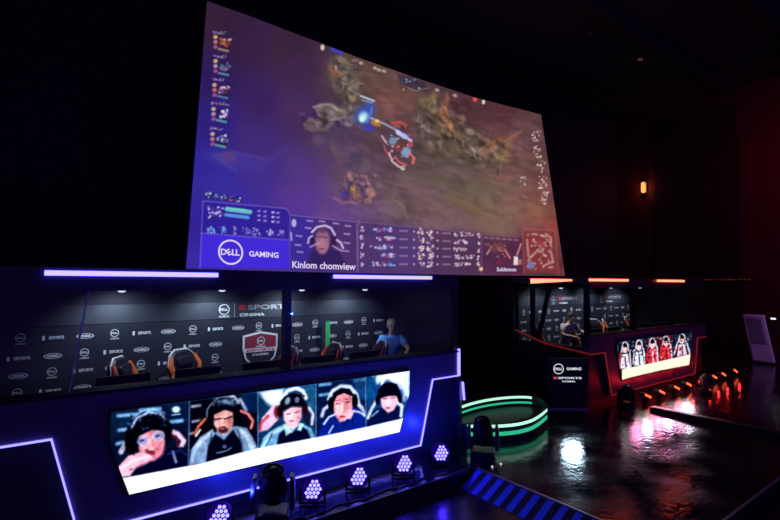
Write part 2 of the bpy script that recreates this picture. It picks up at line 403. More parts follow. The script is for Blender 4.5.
# right ridge with orange and green growths
p.P([(418,97),(430,88),(438,96),(446,108),(456,116),(470,128),(490,136),(508,150),(505,164),(480,168),(450,166),(430,158),(418,140),(414,118)], (88,72,64), .75, 6)
for x, y, rx, ry, r, cc, a in [(425,102,7,5,0,(116,100,72),.8),(434,98,3,6,0,(126,108,74),.8),(432,108,3,9,170,(112,100,66),.6),(444,108,3,12,15,(150,88,60),.8),(448,122,4,12,160,(138,88,62),.7),(440,128,4,10,170,(132,98,70),.6),
        (456,134,5,5,0,(118,92,64),.6),(470,132,5,3,20,(152,132,120),.9),(462,118,5,2,30,(150,120,104),.7),(424,122,5,14,170,(104,92,92),.7),(432,138,5,8,160,(108,96,92),.6),(449,151,9,6,0,(108,92,74),.7),
        (472,140,8,4,10,(104,88,78),.7),(472,150,7,3,0,(120,102,92),.7),(480,166,6,2.5,0,(122,100,94),.7),(460,162,5,2.5,20,(108,92,98),.6),(494,143,12,3,150,(142,86,60),.8),(500,156,8,4,160,(128,104,68),.8),(508,146,4,8,10,(132,102,70),.8),
        (516,136,8,2,145,(128,76,66),.7),(490,150,8,2.5,160,(130,92,74),.7),(486,140,8,2,30,(126,74,64),.6),(504,161,6,3,0,(122,102,68),.6)]:
    p.E(x, y, rx, ry, cc, a, r, .8)
for q in [[(441,100),(447,112),(452,124),(449,138)],[(449,100),(446,92)],[(441,104),(442,120),(447,134),(453,141)],[(452,114),(463,120),(463,115)],[(480,150),(496,146),(510,138),(521,131)],[(433,94),(435,104)]]:
    p.S(q, 1.8, (150,104,82), .55, 1.6)
def near(cx, cy, rx, ry, rot=0):
    q = math.radians(rot); dx = p.X-cx; dy = p.Y-cy
    return np.clip(1.5*(1-np.sqrt(((dx*math.cos(q)+dy*math.sin(q))/rx)**2+((-dx*math.sin(q)+dy*math.cos(q))/ry)**2)), 0, 1)
M1 = np.maximum(near(345, 85, 16, 36, -12), near(328, 118, 30, 16, 0)); M2 = np.maximum(near(440, 128, 34, 36, -30), near(480, 150, 44, 18, 5))
p.noise(.34, 2.6, 35, 1.8, M1, 11); p.noise(.30, 5, 70, 1.6, M1, 12); p.noise(.34, 2.8, 50, 2.0, M2, 13); p.noise(.26, 6, 20, 1.8, M2, 14)
gq = random.Random(77)
for k in range(46):
    x = gq.gauss(347, 6)+0; y = gq.uniform(58, 112); x += (y-58)*.12; a_ = gq.uniform(0, 180)
    p.S([(x, y), (x+gq.uniform(2, 6)*math.cos(a_), y+gq.uniform(2, 5)*math.sin(a_))], gq.uniform(1, 2.2), gq.choice([(150,136,122), (60,48,60), (128,104,92), (104,84,110), (52,44,52), (160,130,110)]), .55, 1.4)
for k in range(70):
    x = gq.uniform(418, 505); y = 96+(x-418)*.62+gq.uniform(-8, 34); a_ = gq.uniform(-60, 100)*PI/180
    if y > 170: continue
    p.S([(x, y), (x+gq.uniform(2, 7)*math.cos(a_), y+gq.uniform(2, 7)*math.sin(a_))], gq.uniform(1, 2.4), gq.choice([(142,118,104), (70,54,56), (128,92,74), (112,100,84), (62,48,52), (154,128,118)]), .5, 1.5)
M3 = near(358, 188, 24, 20, 20); p.noise(.3, 2.4, 40, 1.4, M3, 15); p.noise(.10, 3, 15, 3, np.clip((p.X-310)/60, 0, 1)*np.clip((225-p.Y)/10, 0, 1), 16)
p.speck(346, 378, 172, 203, 22, [(170,130,120), (96,66,92), (140,104,104), (72,56,84)], (.8, 2), .55, 19)
# sweeping ground bands
p.S([(405,172),(430,180),(470,190),(520,186)],9,(96,86,72),.45,7); p.S([(450,198),(470,208),(490,222)],12,(118,98,66),.45,9); p.S([(480,200),(500,212),(530,206)],4,(142,112,92),.35,4)
p.S([(405,180),(430,200),(460,222),(510,230)],14,(128,98,96),.45,10); p.S([(520,188),(545,190)],8,(140,96,78),.4,6)
# glowing clash
p.E(364,116,9,9,(60,90,190),.8,0,1.1); p.E(369,108,6,6,(50,80,180),.7,0,1); p.E(363.5,117,4.5,5,(170,225,235),1,30,.9); p.E(362,119,2.5,3,(205,250,225),1,0,.6)
p.S([(361,96),(374,101)],2,(190,210,225),.9,1.4); p.S([(362,100),(372,103)],1.4,(140,170,200),.8); p.E(369,128,5,3,(60,60,200),.8,0,.9); p.S([(366,122),(371,113),(372,108)],2,(90,130,220),.8,2)
p.S([(371,118),(385,124),(398,131)],1.8,(175,180,225),.85,1.6); p.E(376,123,5,3,(190,130,70),.85,25,.7); p.E(377,121,2,1.5,(240,210,120),.9); p.E(399,133,4,2.2,(200,205,250),1,35,.7); p.E(404,136,5,2.5,(175,185,245),1,30,.6); p.E(410,140,3,1.5,(215,190,230),.9,30,.6)
p.S([(392,123),(400,122),(407,126)],2.6,(200,80,76),.85,1.6); p.E(397,126,4,2,(180,86,90),.7,0,.8)
p.E(393,141,4,4,(120,150,180),.9,0,.6); p.E(406,152,5,5,(130,160,200),.95,0,.5); p.E(399,147,4,5,(120,50,60),.8,0,.8)
p.S([(382,136),(385,141),(388,144)],1.8,(215,170,195),.9); p.S([(384,146),(386,152),(390,155)],1.6,(200,80,110),.8)
p.S([(389,153),(392,161),(398,166),(403,169)],1.9,(220,180,185),.95); ring_pts=[(403+1.6*math.cos(t),168+2*math.sin(t)) for t in np.linspace(0,6.3,9)]; p.S(ring_pts,1,(230,200,200),.9,.8)
p.S([(395,157),(399,162),(406,165)],2.2,(205,90,96),.9); p.S([(410,154),(414,158),(413,163)],2.6,(235,110,104),.9); p.E(410,145,3,3,(190,90,110),.7)
p.speck(385,414,126,160,26,[(220,180,200),(190,70,80),(150,170,210),(70,40,50)],(.6,1.5),.7,9)
p.E(382,160,3,2.2,(150,50,60),0)
# top score bar
p.P([(331,46),(343,51.5),(343,56),(331,50.5)],(70,60,190),.9,1); p.E(322.5,47.5,2,3,(225,200,190),.95,0,.6)
for x, y in [(361,63),(375,68),(379,70),(384,71),(437,90),(455,95.5)]: p.E(x,y,2.2,1.6,(190,170,165),.8,20,.8)
p.P([(396,72),(425,82),(428,92),(410,88),(400,82)],(40,38,66),.6,3); p.speck(402,420,78,90,14,[(150,170,200),(190,170,170),(60,80,130)],(.6,1.4),.8,4); p.S([(408,88),(416,91),(428,88)],1,(150,130,140),.6)
p.E(475,99.5,2.4,2.2,(225,80,80),.95); p.E(483.5,102,1.6,2.4,(225,215,205),.95,0,.6)
# left column of little portraits
for k, (x, y, cols) in enumerate([(222,43,[(190,70,60),(150,110,50),(120,40,50),(210,190,170)]),(222,67,[(90,80,130),(120,110,160),(60,120,150),(140,90,140)]),(221,90,[(190,80,100),(210,190,220),(120,50,80),(90,80,150)]),
        (220,114,[(190,200,230),(230,235,250),(110,60,150),(90,80,170)]),(219,139,[(100,80,160),(160,190,210),(60,50,110),(200,210,225)])]):
    dx = x-222
    p.P([(219.5+dx,y-5),(231+dx,y-3),(230+dx,y+8),(219+dx,y+6)], (44,26,60), .8, 1.5)
    p.speck(220+dx,230+dx,y-4,y+3,16,cols,(.8,1.9),.85,20+k)
    for j, cc in enumerate([(210,180,130),(190,150,160) if k % 2 else (200,120,110),(170,80,130)]): p.E(215.5+dx,y-6+5*j+(k>1),2.2,2,cc,.9,0,.6)
    p.S([(219+dx,y+6),(228+dx,y+8)],2.4,[(170,150,110),(90,150,200),(90,130,190),(90,180,190),(90,180,190)][k],.75)
    p.S([(213.5+dx,y-11.5),(224+dx+(7 if k==3 else 0),y-9)],1.5,(118,98,150),.75,.9); p.speck(213+dx,226+dx+(6 if k==3 else 0),y-11.5,y-9,12,[(170,150,195)],(.4,.8),.7,40+k)
# right column
for k, (x, y) in enumerate([(536.5,137),(538,152),(541,167),(543,182),(545.5,198)]):
    p.speck(x-4,x+4,y-6,y+6,22,[(215,195,190),(180,150,150),(120,70,80),(200,190,170)],(.5,1.3),.85,60+k)
p.speck(520,526,176,187,12,[(190,175,170),(130,110,120)],(.5,1.3),.8,70)
# lower left information block
p.P([(203,201),(286,209),(290,214),(289,240),(201,232)],(44,30,150),.8,1.2); p.P([(201,232.5),(289,240.5),(290,269),(199,267)],(66,42,222),.92,1.2)
FR=(120,100,200)
for q in [[(203,201),(286,208.5),(290,214),(290,268)],[(200.5,233),(289,240)],[(203,201),(200,268)]]: p.S(q,1.1,FR,.75,.9)
for k,(x,cc) in enumerate([(208,(180,190,230)),(215.5,(120,130,200)),(223.5,(160,200,230)),(231,(200,90,130)),(239,(200,195,225))]):
    y=195+k*1.1; p.P([(x-3.4,y-3.2),(x+3.4,y-2.6),(x+3.4,y+3.4),(x-3.4,y+2.8)],(36,30,90),.8,.8); p.speck(x-2.6,x+2.6,y-2.4,y+2.4,7,[cc,(80,90,160)],(.6,1.2),.9,80+k)
p.speck(207,223,204.5,219,34,[(215,205,240),(90,60,150),(50,30,120),(190,180,235)],(.7,1.7),.9,91)
p.S([(227,209),(250,212)],4.4,(105,195,205),.95); p.S([(226,214.8),(248,217.5)],3.4,(90,150,225),.95); p.S([(228,208),(246,210.3)],1.2,(120,225,190),.8)
for x in (259,265,273,278):
    for j in range(3): p.E(x, 211+j*4.6+(x-259)*.1, 1.8, 1.1, (160,135,215) if x != 273 else (205,190,235), .85, 0, .7)
for k,(x,cc) in enumerate([(211,(120,180,230)),(223,(110,190,220)),(235,(150,130,210)),(246,(130,120,210)),(256,(150,140,220)),(270,(190,185,235)),(281,(150,135,215))]):
    p.speck(x-(4 if x != 235 else 1),x+(4 if x != 235 else 1),225.5+k*.6,233+k*.6,13,[cc,(70,60,180),cc],(.6,1.5),.85,100+k)
# commentator tile
p.P([(291,215),(356,222),(357,272),(290,270)],(62,42,118),.8,1.2); p.P([(291,215),(312,217),(308,270),(290,270)],(58,42,160),.7,6); p.P([(335,221),(356,223),(357,272),(338,271)],(84,50,100),.6,6)
p.S([(290.5,215),(355,222),(360,220),(357,224),(357.5,272)],1.1,(130,105,165),.75,.9)
p.E(324,247,10,18,(58,36,92),.9,0,.5); p.P([(306,266),(312,252),(322,248),(340,252),(347,268)],(50,32,92),.95,2)
p.E(322.5,241,7.2,12.5,(150,96,128),1,0,.3); p.E(322,246,5,7,(176,118,140),.8,0,.8); p.S([(317,236.5),(327,237.5)],1.6,(96,52,86),.7); p.E(321.5,249,3,1,(104,52,84),.8); p.S([(321.8,238),(321.5,244)],1.3,(190,134,150),.6)
p.E(323,228.5,7.4,4.5,(84,52,86),.7,0,.5)
p.S([(312,232),(317,227),(325,225.5),(331,228),(335,235)],2.1,(205,190,235),.95); p.E(312,240,2.6,5,(44,28,80),.9); p.E(334,241,2.6,5,(50,30,70),.9)
p.S([(308,243),(309,238),(312,236)],2,(190,175,225),.9); p.S([(310,247),(319,243)],1.5,(180,160,215),.8); p.S([(337,240),(341,243),(343,248)],2.2,(205,190,225),.9); p.S([(333,246),(342,251)],1.6,(190,160,205),.8)
p.E(294,223,2.4,4,(190,185,235),.9); p.S([(291,233),(291.5,240)],2,(170,160,240),.85)
for x,y in [(310,221),(322,221.5),(336,223.5),(348,226),(347,234),(347,243),(299,236),(298,245),(300,252),(346,251),(308,228)]: p.S([(x-2.6,y-.3),(x+2.6,y+.3)],1.7,(176,156,214),.75)
# statistics table
p.P([(360,222),(368,222.5),(480,233),(481,274.5),(358,273.5)],(74,50,106),.62,1.5); p.P([(430,229),(480,233.5),(481,274.5),(430,274)],(84,48,74),.5,8)
p.S([(358,272),(357.5,226),(361,222),(480,233.5),(482,237),(482,275)],1,(135,100,140),.6,.9)
for r in range(5):
    y0=228.5+r*9.6*.92; sl=.055
    yy=lambda x: y0+(x-360)*sl*(1-r*.22)
    p.speck(360.5,363.5,yy(362)-2.6,yy(362)+2.6,7,[(190,175,215)],(.6,1.1),.9,120+r)
    x0=[371,377,369,381,372][r]
    p.speck(x0,395,yy(385)-1.6,yy(385)+1.6,20,[(200,190,225),(190,70,110),(90,140,200),(60,60,170),(200,190,225)],(.8,1.6),.85,130+r)
    p.S([(400,yy(402)),(407,yy(407))],1.8,(150,125,165),.75); p.E(414,yy(414),1.1,1.2,(190,165,190),.8)
    for xx in (421,430): p.speck(xx-3,xx+3,yy(xx)-3,yy(xx)+3,13,[(205,180,200),(110,70,110),(230,205,195)],(.7,1.5),.9,140+r+xx)
    p.E(437.5,yy(437),1.1,1.2,(190,165,190),.8); p.S([(443,yy(444)),(450,yy(450))],1.8,(150,120,145),.75)
    p.speck(454,474-4*(r%3),yy(463)-1.6,yy(463)+1.6,17,[(210,190,205),(170,130,150)],(.7,1.4),.85,150+r)
    p.speck(477.5,479.5,yy(478)-2.4,yy(478)+2.4,5,[(220,190,190)],(.6,1.1),.9,160+r)
# second commentator tile, little map
p.P([(482,235),(522,238.5),(523,274.8),(482,274.6)],(72,36,70),.6,1.2)
for q in [[(487,254),(492,246)],[(505,250),(510,258)],[(517,255),(521,244)]]: p.S(q,1.8,(205,140,130),.85)
p.E(497,247,8,5,(120,62,66),.8,0,.7); p.speck(490,505,242,258,22,[(170,100,90),(90,60,120),(60,30,60),(190,130,120)],(.7,1.5),.8,171)
p.P([(514,256),(518,257),(518,265),(513.5,265)],(240,225,225),.95,1); p.E(520,262,2,3,(200,110,100),.8); p.E(500,262,3,2,(150,30,50),.8)
for x in range(486,521,6): p.S([(x-1.6,237.5+(x-486)*.08),(x+1.6,237.8+(x-486)*.08)],1.5,(160,125,160),.7)
p.S([(485,244),(489,244.5)],1.5,(140,100,140),.7); p.E(481,269,2,2,(245,190,150),.95)
p.P([(524,231),(555,232),(558,273),(525,272)],(134,50,54),.85,1.4); p.S([(524,273),(522.5,231),(527,229),(555,230),(559,274)],1.1,(165,95,90),.55)
for q in [[(528,235),(534,234),(545,236)],[(527,240),(528,250),(529,260)],[(546,234),(551,238),(551,252),(553,262)],[(534,241),(540,246),(548,240)],[(530,258),(538,250),(546,256)],[(543,266),(552,262)]]: p.S(q,2,(206,170,160),.7,1.6)
p.speck(527,553,233,270,60,[(210,185,175),(110,40,48),(180,120,110),(150,150,160)],(.6,1.5),.75,175); p.E(531,265,4,4,(120,125,175),.85,0,.5); p.E(540,243,4,2.6,(150,60,60),.8)

psc = thing('projection_screen', 'huge curved projection screen hanging above the stage, showing a game broadcast', 'screen', (8.8, 10.3, 2.9))
off = np.array([8.8, 10.3, 2.9])
picture('screen_canvas', pts-off, nu, nv, p, M['scr'], psc, 1.0)
bk = MB(); nb = 24
ring_o = []
for j in range(nb+1):
    for v in (0, 1): pass
g0 = []
for (du, row) in ((0, [(j/nb, 0) for j in range(nb+1)]+[(1, j/nb) for j in range(1, nb+1)]+[(1-j/nb, 1) for j in range(1, nb+1)]+[(0, 1-j/nb) for j in range(1, nb)]),):
    for u, v in row:
        x, y = screen_px(u, v); P_ = np.array(on_screen(x, y))-off
        cx = Vector((P_[0], P_[1], P_[2])); g0.append(cx)
fb = MB(); fb.bar([(q.x, q.y+.1, q.z) for q in g0], .07, .16, up=(0, 1, 0), closed=True); fb.build('screen_frame', 'black', psc)
bb = MB(); ii = {}
for j in range(nb+1):
    for i in range(nb+1):
        x, y = screen_px(i/nb, j/nb); P_ = np.array(on_screen(x, y))-off; ii[i, j] = len(bb.v); bb.v.append((P_[0], P_[1]+.1, P_[2]))
for j in range(nb):
    for i in range(nb): bb.f.append((ii[i, j], ii[i+1, j], ii[i+1, j+1], ii[i, j+1]))
bb.build('screen_backing', 'black', psc)
def scr_place(cx, cy, sx=0.0, sy=0.0):
    def f(x, y):
        P_ = on_screen(cx+x+y*sy, cy-y+x*sx, .02); return (P_[0]-off[0], P_[1]-off[1], P_[2]-off[2])
    return f
t = MB(); dell_mark(t, scr_place(230.6, 252.2, .05), 12.6)
lt = t.build('screen_logo', 'pt', psc); lt['label'] = 'white ring logo'
t = MB(); write(t, 'GAMING', scr_place(263.8, 254.4, .055), 5.6, 29.5, .03); t.build('screen_lettering', 'pt', psc)
t = MB(); write(t, 'Kinlom chomview', scr_place(324, 265.6, .035), 7.0, 63.5, .02); t.build('screen_lettering', 'pt', psc)
t = MB(); write(t, 'Sublemon', scr_place(506.5, 269.3, .01), 4.2, 19.5, .02); t.build('screen_lettering', 'pt', psc)

# ============================================================ PLAYER BOOTHS
VC = [(-2.065, 1.40), (2.065, 1.40), (2.065, 1.04), (1.865, .48), (-1.865, .48), (-2.065, 1.08)]
def logo_sheet(x0, x1, dx):
    """step-and-repeat print, white marks; returns meshes in booth coordinates"""
    a = MB(); yb = 2.03
    for r, z in enumerate((2.03, 1.78, 1.55, 1.31, 1.06)):
        k0 = -30
        for k in range(k0, 40):
            x = dx+(.96-.367*r)+.3635*k-2.765
            if x < x0+.1 or x > x1-.1: continue
            if abs(x-.40) < .42 and z < 2.0: continue
            def pl(u, v, x=x, z=z): return (x+u, yb, z+v)
            ty = k % 3
            if ty == 0:
                def p2(u, v, x=x, z=z): return (x+u, yb, z+.02+v)
                dell_mark(a, p2, .055); write(a, 'GAMING', lambda u, v, x=x, z=z: (x+u, yb, z-.06+v), .022, .11, .02)
            elif ty == 1:
                write(a, 'ESPORTS', lambda u, v, x=x, z=z: (x+.03+u, yb, z+v), .042, .17, .04)
                a.add([pl(-.13, -.03), pl(-.1, -.03), pl(-.1, .03), pl(-.13, .03)], [(0, 1, 2, 3)])
            else:
                ring(a, pl, .09, .104, 28, .36)
                write(a, 'CINEMA', lambda u, v, x=x, z=z: (x+u, yb, z+v), .036, .14, .05)
    return a
def booth(cx, blue):
    nm = 'blue' if blue else 'red'
    pos = 'near left' if blue else 'far right'
    th = thing('player_booth', 'glass fronted player booth edged with %s light strips, %s' % (nm, pos), 'booth', (cx, 6, 0))
    led = 'ledblue' if blue else 'ledred'; line = 'ledblueline' if blue else 'ledreddim'
    W2 = 3.21
    # front
    MB().box(-W2, W2, .12, .2, 0, 1.6).build('lower_panel', 'dpanel', th)
    MB().prism([(-W2, 1.2), (-2.58, 1.2), (-2.32, .18), (2.32, .18), (2.58, 1.2), (W2, 1.2), (W2, 1.6), (-W2, 1.6)], 0, .12).build('front_panel', 'panel', th)
    MB().box(-W2, W2, -.03, .24, 1.6, 1.635).build('window_sill', 'matte', th)
    # outline light
    b = MB(); b.bar([(-W2, -.012, 1.2), (-2.58, -.012, 1.2), (-2.32, -.012, .18), (2.32, -.012, .18), (2.58, -.012, 1.2), (W2-.02, -.012, 1.2)], .022, .026, up=(0, 0, 1))
    # (flat strip following the panel outline)
    b = MB(); path = [(-W2, 1.2), (-2.58, 1.2), (-2.32, .18), (2.32, .18), (2.58, 1.2), (W2-.02, 1.2)]; w = .0085
    outer = []; inner = []
    for i, (x, z) in enumerate(path):
        a0 = Vector((path[max(i-1, 0)][0], path[max(i-1, 0)][1])); a1 = Vector((x, z)); a2 = Vector((path[min(i+1, 5)][0], path[min(i+1, 5)][1]))
        n1 = (a1-a0).normalized() if i else (a2-a1).normalized(); n2 = (a2-a1).normalized() if i < 5 else n1
        t_ = (n1+n2).normalized(); nn = Vector((-t_.y, t_.x)); k = w/max(.5, nn.dot(Vector((-n1.y, n1.x))))
        outer.append((x+nn.x*k, z+nn.y*k)); inner.append((x-nn.x*k, z-nn.y*k))
    b.prism(outer+inner[::-1], -.022, -.001)
    s_ = b.build('outline_light_strip', line if blue else 'ledredline', th)
    if blue:
        MB().slab([(W2+.002, .0), (W2+.2, .14), (W2+.2, .6), (W2+.002, .6)], 0, 1.14).build('side_return', 'dpanel', th)
        b = MB(); b.bar([(W2+.2, .12, 1.04), (W2+.235, .12, .72)], .03, .03, up=(0, 1, 0)); b.build('outline_light_strip', 'ledblueline', th)
    if blue: MB().box(W2-.05, W2-.005, -.03, -.001, 1.2, 1.66).build('outline_light_strip', 'ledblueline', th)
    # header fascia + strips
    MB().box(-W2, W2, 0, .14, 2.7, 2.945).build('fascia', 'dpanel', th)
    MB().box(-W2, W2, 0.14, 2.2, 2.72, 2.80).build('roof_panel', 'matte', th)
    segs = [(-2.69, -.96), (.68, 2.54)] if blue else [(-3.19, -1.48), (.11, 1.71)]
    for x0, x1 in segs: MB().box(x0, x1, -.04, -.001, 2.86, 2.912).build('light_strip', led, th)
    # deck, side and back walls
    MB().box(-W2, W2, .2, 2.14, .3, .35).build('booth_deck', 'dpanel', th)
    MB().box(-W2, W2, 2.1, 2.2, 0, 2.72).build('back_partition', 'matte', th)
    if blue:
        MB().box(-W2, -W2+.06, .2, 2.1, 0, 2.7).build('side_partition', 'dpanel', th)
        MB().box(W2-.06, W2, .2, 2.1, 0, 2.7).build('side_partition', 'dpanel', th)
        MB().box(W2-.09, W2-.06, .3, 2.0, 1.3, 1.44).build('painted_red_reflection', 'darkred', th)  # dark red bar painted in for a reflection on the side wall
    else:
        MB().box(W2-.06, W2, .2, 2.1, 0, 2.7).build('side_partition', 'dpanel', th)
        MB().box(-W2, -W2+.06, .2, 2.1, 0, 1.35).build('side_partition', 'dpanel', th)
        b = MB(); b.bar([(-W2-.015, 0, 1.22), (-W2-.015, 1.17, 1.34), (-W2-.015, 2.05, 1.6)], .03, .03, up=(1, 0, 0)); b.build('outline_light_strip', 'ledreddim', th)
        b = MB(); b.add([(-W2-.02, .41, 2.86), (-W2-.02, 1.56, 2.80), (-W2-.02, 1.56, 2.92), (-W2-.02, .41, 2.90),
                         (-W2+.0, .41, 2.86), (-W2+.0, 1.56, 2.80), (-W2+.0, 1.56, 2.92), (-W2+.0, .41, 2.90)],
                        [(0, 3, 2, 1), (4, 5, 6, 7), (0, 1, 5, 4), (1, 2, 6, 5), (2, 3, 7, 6), (3, 0, 4, 7)]); b.build('light_strip', 'ledred', th)
        MB().box(-W2, -W2+.06, .14, 2.2, 2.7, 2.945).build('fascia', 'dpanel', th)
        MB().box(-W2+.02, -W2+.03, .2, 2.1, 1.35, 2.7).build('glass_pane', 'glass', th)
        b = MB(); b.bar([(-W2+.03, 1.4, 1.35), (-W2+.03, 1.05, 2.7)], .09, .06, up=(1, 0, 0)); b.build('mullion', 'black', th)
        MB().box(-W2, -W2+.06, 1.48, 1.60, 1.35, 2.7).build('mullion', 'black', th)
    xs = [-W2+.05, 0, W2-.05] if blue else [-W2+.05, -1.05, 1.05, W2-.05]
    for i, x in enumerate(xs): MB().box(x-.05, x+.05, .03, .13, 1.635, 2.7).build('mullion', 'black', th)
    for x0, x1 in zip(xs[:-1], xs[1:]): MB().box(x0+.05, x1-.05, .07, .08, 1.635, 2.7).build('glass_pane', 'glass', th)
    if blue:
        b = MB(); b.bar([(-2.30, .05, 2.7), (-2.44, .05, 1.64)], .014, .014); b.build('pane_joint', 'silver', th)
    # printed backdrop
    bd = thing('sponsor_backdrop', 'black press wall printed with white logos inside the %s lit booth' % nm, 'backdrop', (cx, 6, 0))
    MB().box(-3.1, 3.1, 2.04, 2.09, .4, 2.18).build('printed_board', 'matte', bd)
    MB().box(-3.1, 3.1, 2.035, 2.09, 2.19, 2.46).build('header_board', 'header', bd)
    logo_sheet(-3.05, 3.05, 0).build('printed_logos', 'white', bd)
    for X0 in ((-.225,) if blue else (-1.6, .9)):
        t = MB(); dell_mark(t, lambda u, v: (X0+u, 2.03, 2.345+v), .088); write(t, 'GAMING', lambda u, v: (X0+u, 2.03, 2.23+v), .03, .17, .03)
        t.build('header_logo', 'white', bd)
        t = MB(); t.box(X0+.17, X0+.178, 2.03, 2.034, 2.21, 2.44); t.build('header_divider', 'grey', bd)
        t = MB(); write(t, 'E', lambda u, v: (X0+.31+u, 2.03, 2.37+v), .085, .12, .04); t.build('header_lettering', 'redp', bd)['label'] = 'red capital letter'
        t = MB(); write(t, 'SPORTS', lambda u, v: (X0+.79+u, 2.03, 2.37+v), .085, .78, .03); t.build('header_lettering', 'grey', bd)
        t = MB(); write(t, 'CINEMA', lambda u, v: (X0+.48+u, 2.03, 2.245+v), .05, .44, .03); t.build('header_lettering', 'white', bd)
    return th
bl = booth(2.765, True)
br = booth(13.275, False)

# shield emblem
sh = thing('shield_emblem', 'red and black shield emblem with white rim on the near press wall', 'emblem', (3.17, 8.02, 1.62))
O = [(-.31, .27), (-.16, .30), (0, .33), (.16, .30), (.31, .27), (.31, .05), (.27, -.12), (.16, -.24), (0, -.31), (-.16, -.24), (-.27, -.12), (-.31, .05)]
MB().prism(O, -.01, .01).build('shield_rim', 'silver', sh)
I = [(x*.9, z*.9) for x, z in O]
MB().prism(I, -.014, -.009).build('shield_field', 'matte', sh)
MB().prism([(x*.9, z*.9) for x, z in O if z > .2]+[(.275, .03), (-.275, .03)], -.018, -.013).build('red_field', 'darkred', sh)
MB().prism([(-.28, -.015), (.28, -.015), (.28, .05), (-.28, .05)], -.022, -.017).build('band', 'white', sh)
t = MB(); dell_mark(t, lambda u, v: (u, -.024, .17+v), .07); write(t, 'GAMING', lambda u, v: (u, -.024, .078+v), .03, .17, .02); t.build('shield_lettering', 'white', sh)
t = MB(); write(t, 'ESPORTS', lambda u, v: (u, -.026, .018+v), .045, .5, .03); t.build('shield_lettering', 'redp', sh)
t = MB(); write(t, 'CINEMA', lambda u, v: (u, -.024, -.06+v), .04, .3, .02); write(t, 'LEAGUE', lambda u, v: (u, -.024, -.13+v), .035, .22, .02) if False else None; t.build('shield_lettering', 'white', sh)

# green banner stand
gp = thing('banner_stand', 'slim bright green roll-up banner before the near press wall', 'banner', (4.43, 7.9, .35))
MB().box(-.045, .045, 0, .012, .06, 1.73).build('banner_sheet', 'green', gp)
MB().box(-.08, .08, -.04, .05, 0, .06).build('banner_base', 'metal', gp)
MB().box(-.05, .05, -.005, .017, 1.73, 1.75).build('top_bar', 'metal', gp)

# downlights
dl = thing('ceiling_downlight', '', 'ceiling light', (0, 0, 0))
MB().lathe([(.075, .022), (.08, .018), (.08, .0), (.06, -.002)]).build('housing', 'metal', dl, smooth=True)
MB().lathe([(.05, -.004), (.046, -.016), (.034, -.026), (.012, -.03)]).build('lens', 'down', dl, smooth=True)
DLX = [.94, 2.27, 3.59, 4.86]
nth = ['leftmost', 'second from the left', 'third from the left', 'rightmost']
for i, X in enumerate(DLX):
    o = dl if i == 0 else dup(dl, (0, 0, 0)); o.location = (X, 7.3, 2.685)
    o['label'] = 'small round white downlight in the blue booth ceiling, %s' % nth[i]; o['group'] = 'downlights in the blue booth'
    lamp('SPOT', (X, 7.42, 2.62), 46, (.72, .85, 1), .03, (X+.05, 8.1, 1.75), 125, .8, 'downlight_beam')
    lamp('SPOT', (X+.1, 7.2, 2.62), 14, (.9, .93, 1), .02, (X+.2, 6.9, 1.2), 110, 1, 'downlight_beam')
    lamp('SPOT', (X, 7.62, 2.62), 9, (.8, .9, 1), .03, (X+.03, 8.1, 2.36), 70, 1, 'downlight_beam')
for i, px in enumerate((561, 587, 611, 640)):
    q = at(px, 288.6, 7.3); o = dup(dl, (q.x, 7.3, 2.695))
    o['label'] = 'tiny round downlight in the red booth ceiling, %s' % nth[i]; o['group'] = 'downlights in the red booth'
    lamp('SPOT', (q.x, 7.15, 2.62), 30, (1, .93, .85), .02, (q.x, 6.9, 1.2), 110, 1, 'downlight_beam')
    lamp('SPOT', (q.x, 7.42, 2.62), 34, (.8, .85, 1), .03, (q.x, 8.1, 1.8), 125, .8, 'downlight_beam')

# ---- video walls 
def video_wall(cx, label, nu, nv, painter, ppx):
    th = thing('video_wall', label, 'led screen', (cx, 5.995, 0))
    us = np.linspace(0, 1, nu); vs = np.linspace(0, 1, nv); P = []
    for v in vs:
        z = 1.40+(.48-1.40)*v
        hl = 2.065 if z > 1.06 else 2.065-(1.06-z)/(1.06-.48)*.2
        P.append(np.stack([-hl+2*hl*us, np.full(nu, -.035), np.full(nu, z)], 1))
    P = np.concatenate(P); G = P+np.array([cx, 5.995, 0]); X, Y = project(G)
    pt = Paint(X, Y); painter(pt)
    k_ = np.clip(pt.C/255, 0, 1); k_ = np.clip(.5+(k_-.5)*1.18, 0, 1)**1.22; pt.C = 255*np.where((pt.C.mean(1) > 225)[:, None], pt.C/255, np.clip(k_.mean(1)[:, None]+(k_-k_.mean(1)[:, None])*1.05, 0, 1)); lm = 1-np.clip((pt.C.mean(1)-195)/30, 0, 1); pt.noise(.14, 2.0, 20, 1, lm, 5); pt.noise(.16, 4.5, 60, 1, lm, 6); picture('lit_display', P, nu, nv, pt, M['vid'], th, ppx)
    MB().prism([(x*1.0+(.015 if x > 0 else -.015), z+(.015 if z > 1.2 else (-.015 if z < .6 else 0))) for x, z in VC[::-1]], -.03, .0).build('display_casing', 'black', th)
    return th
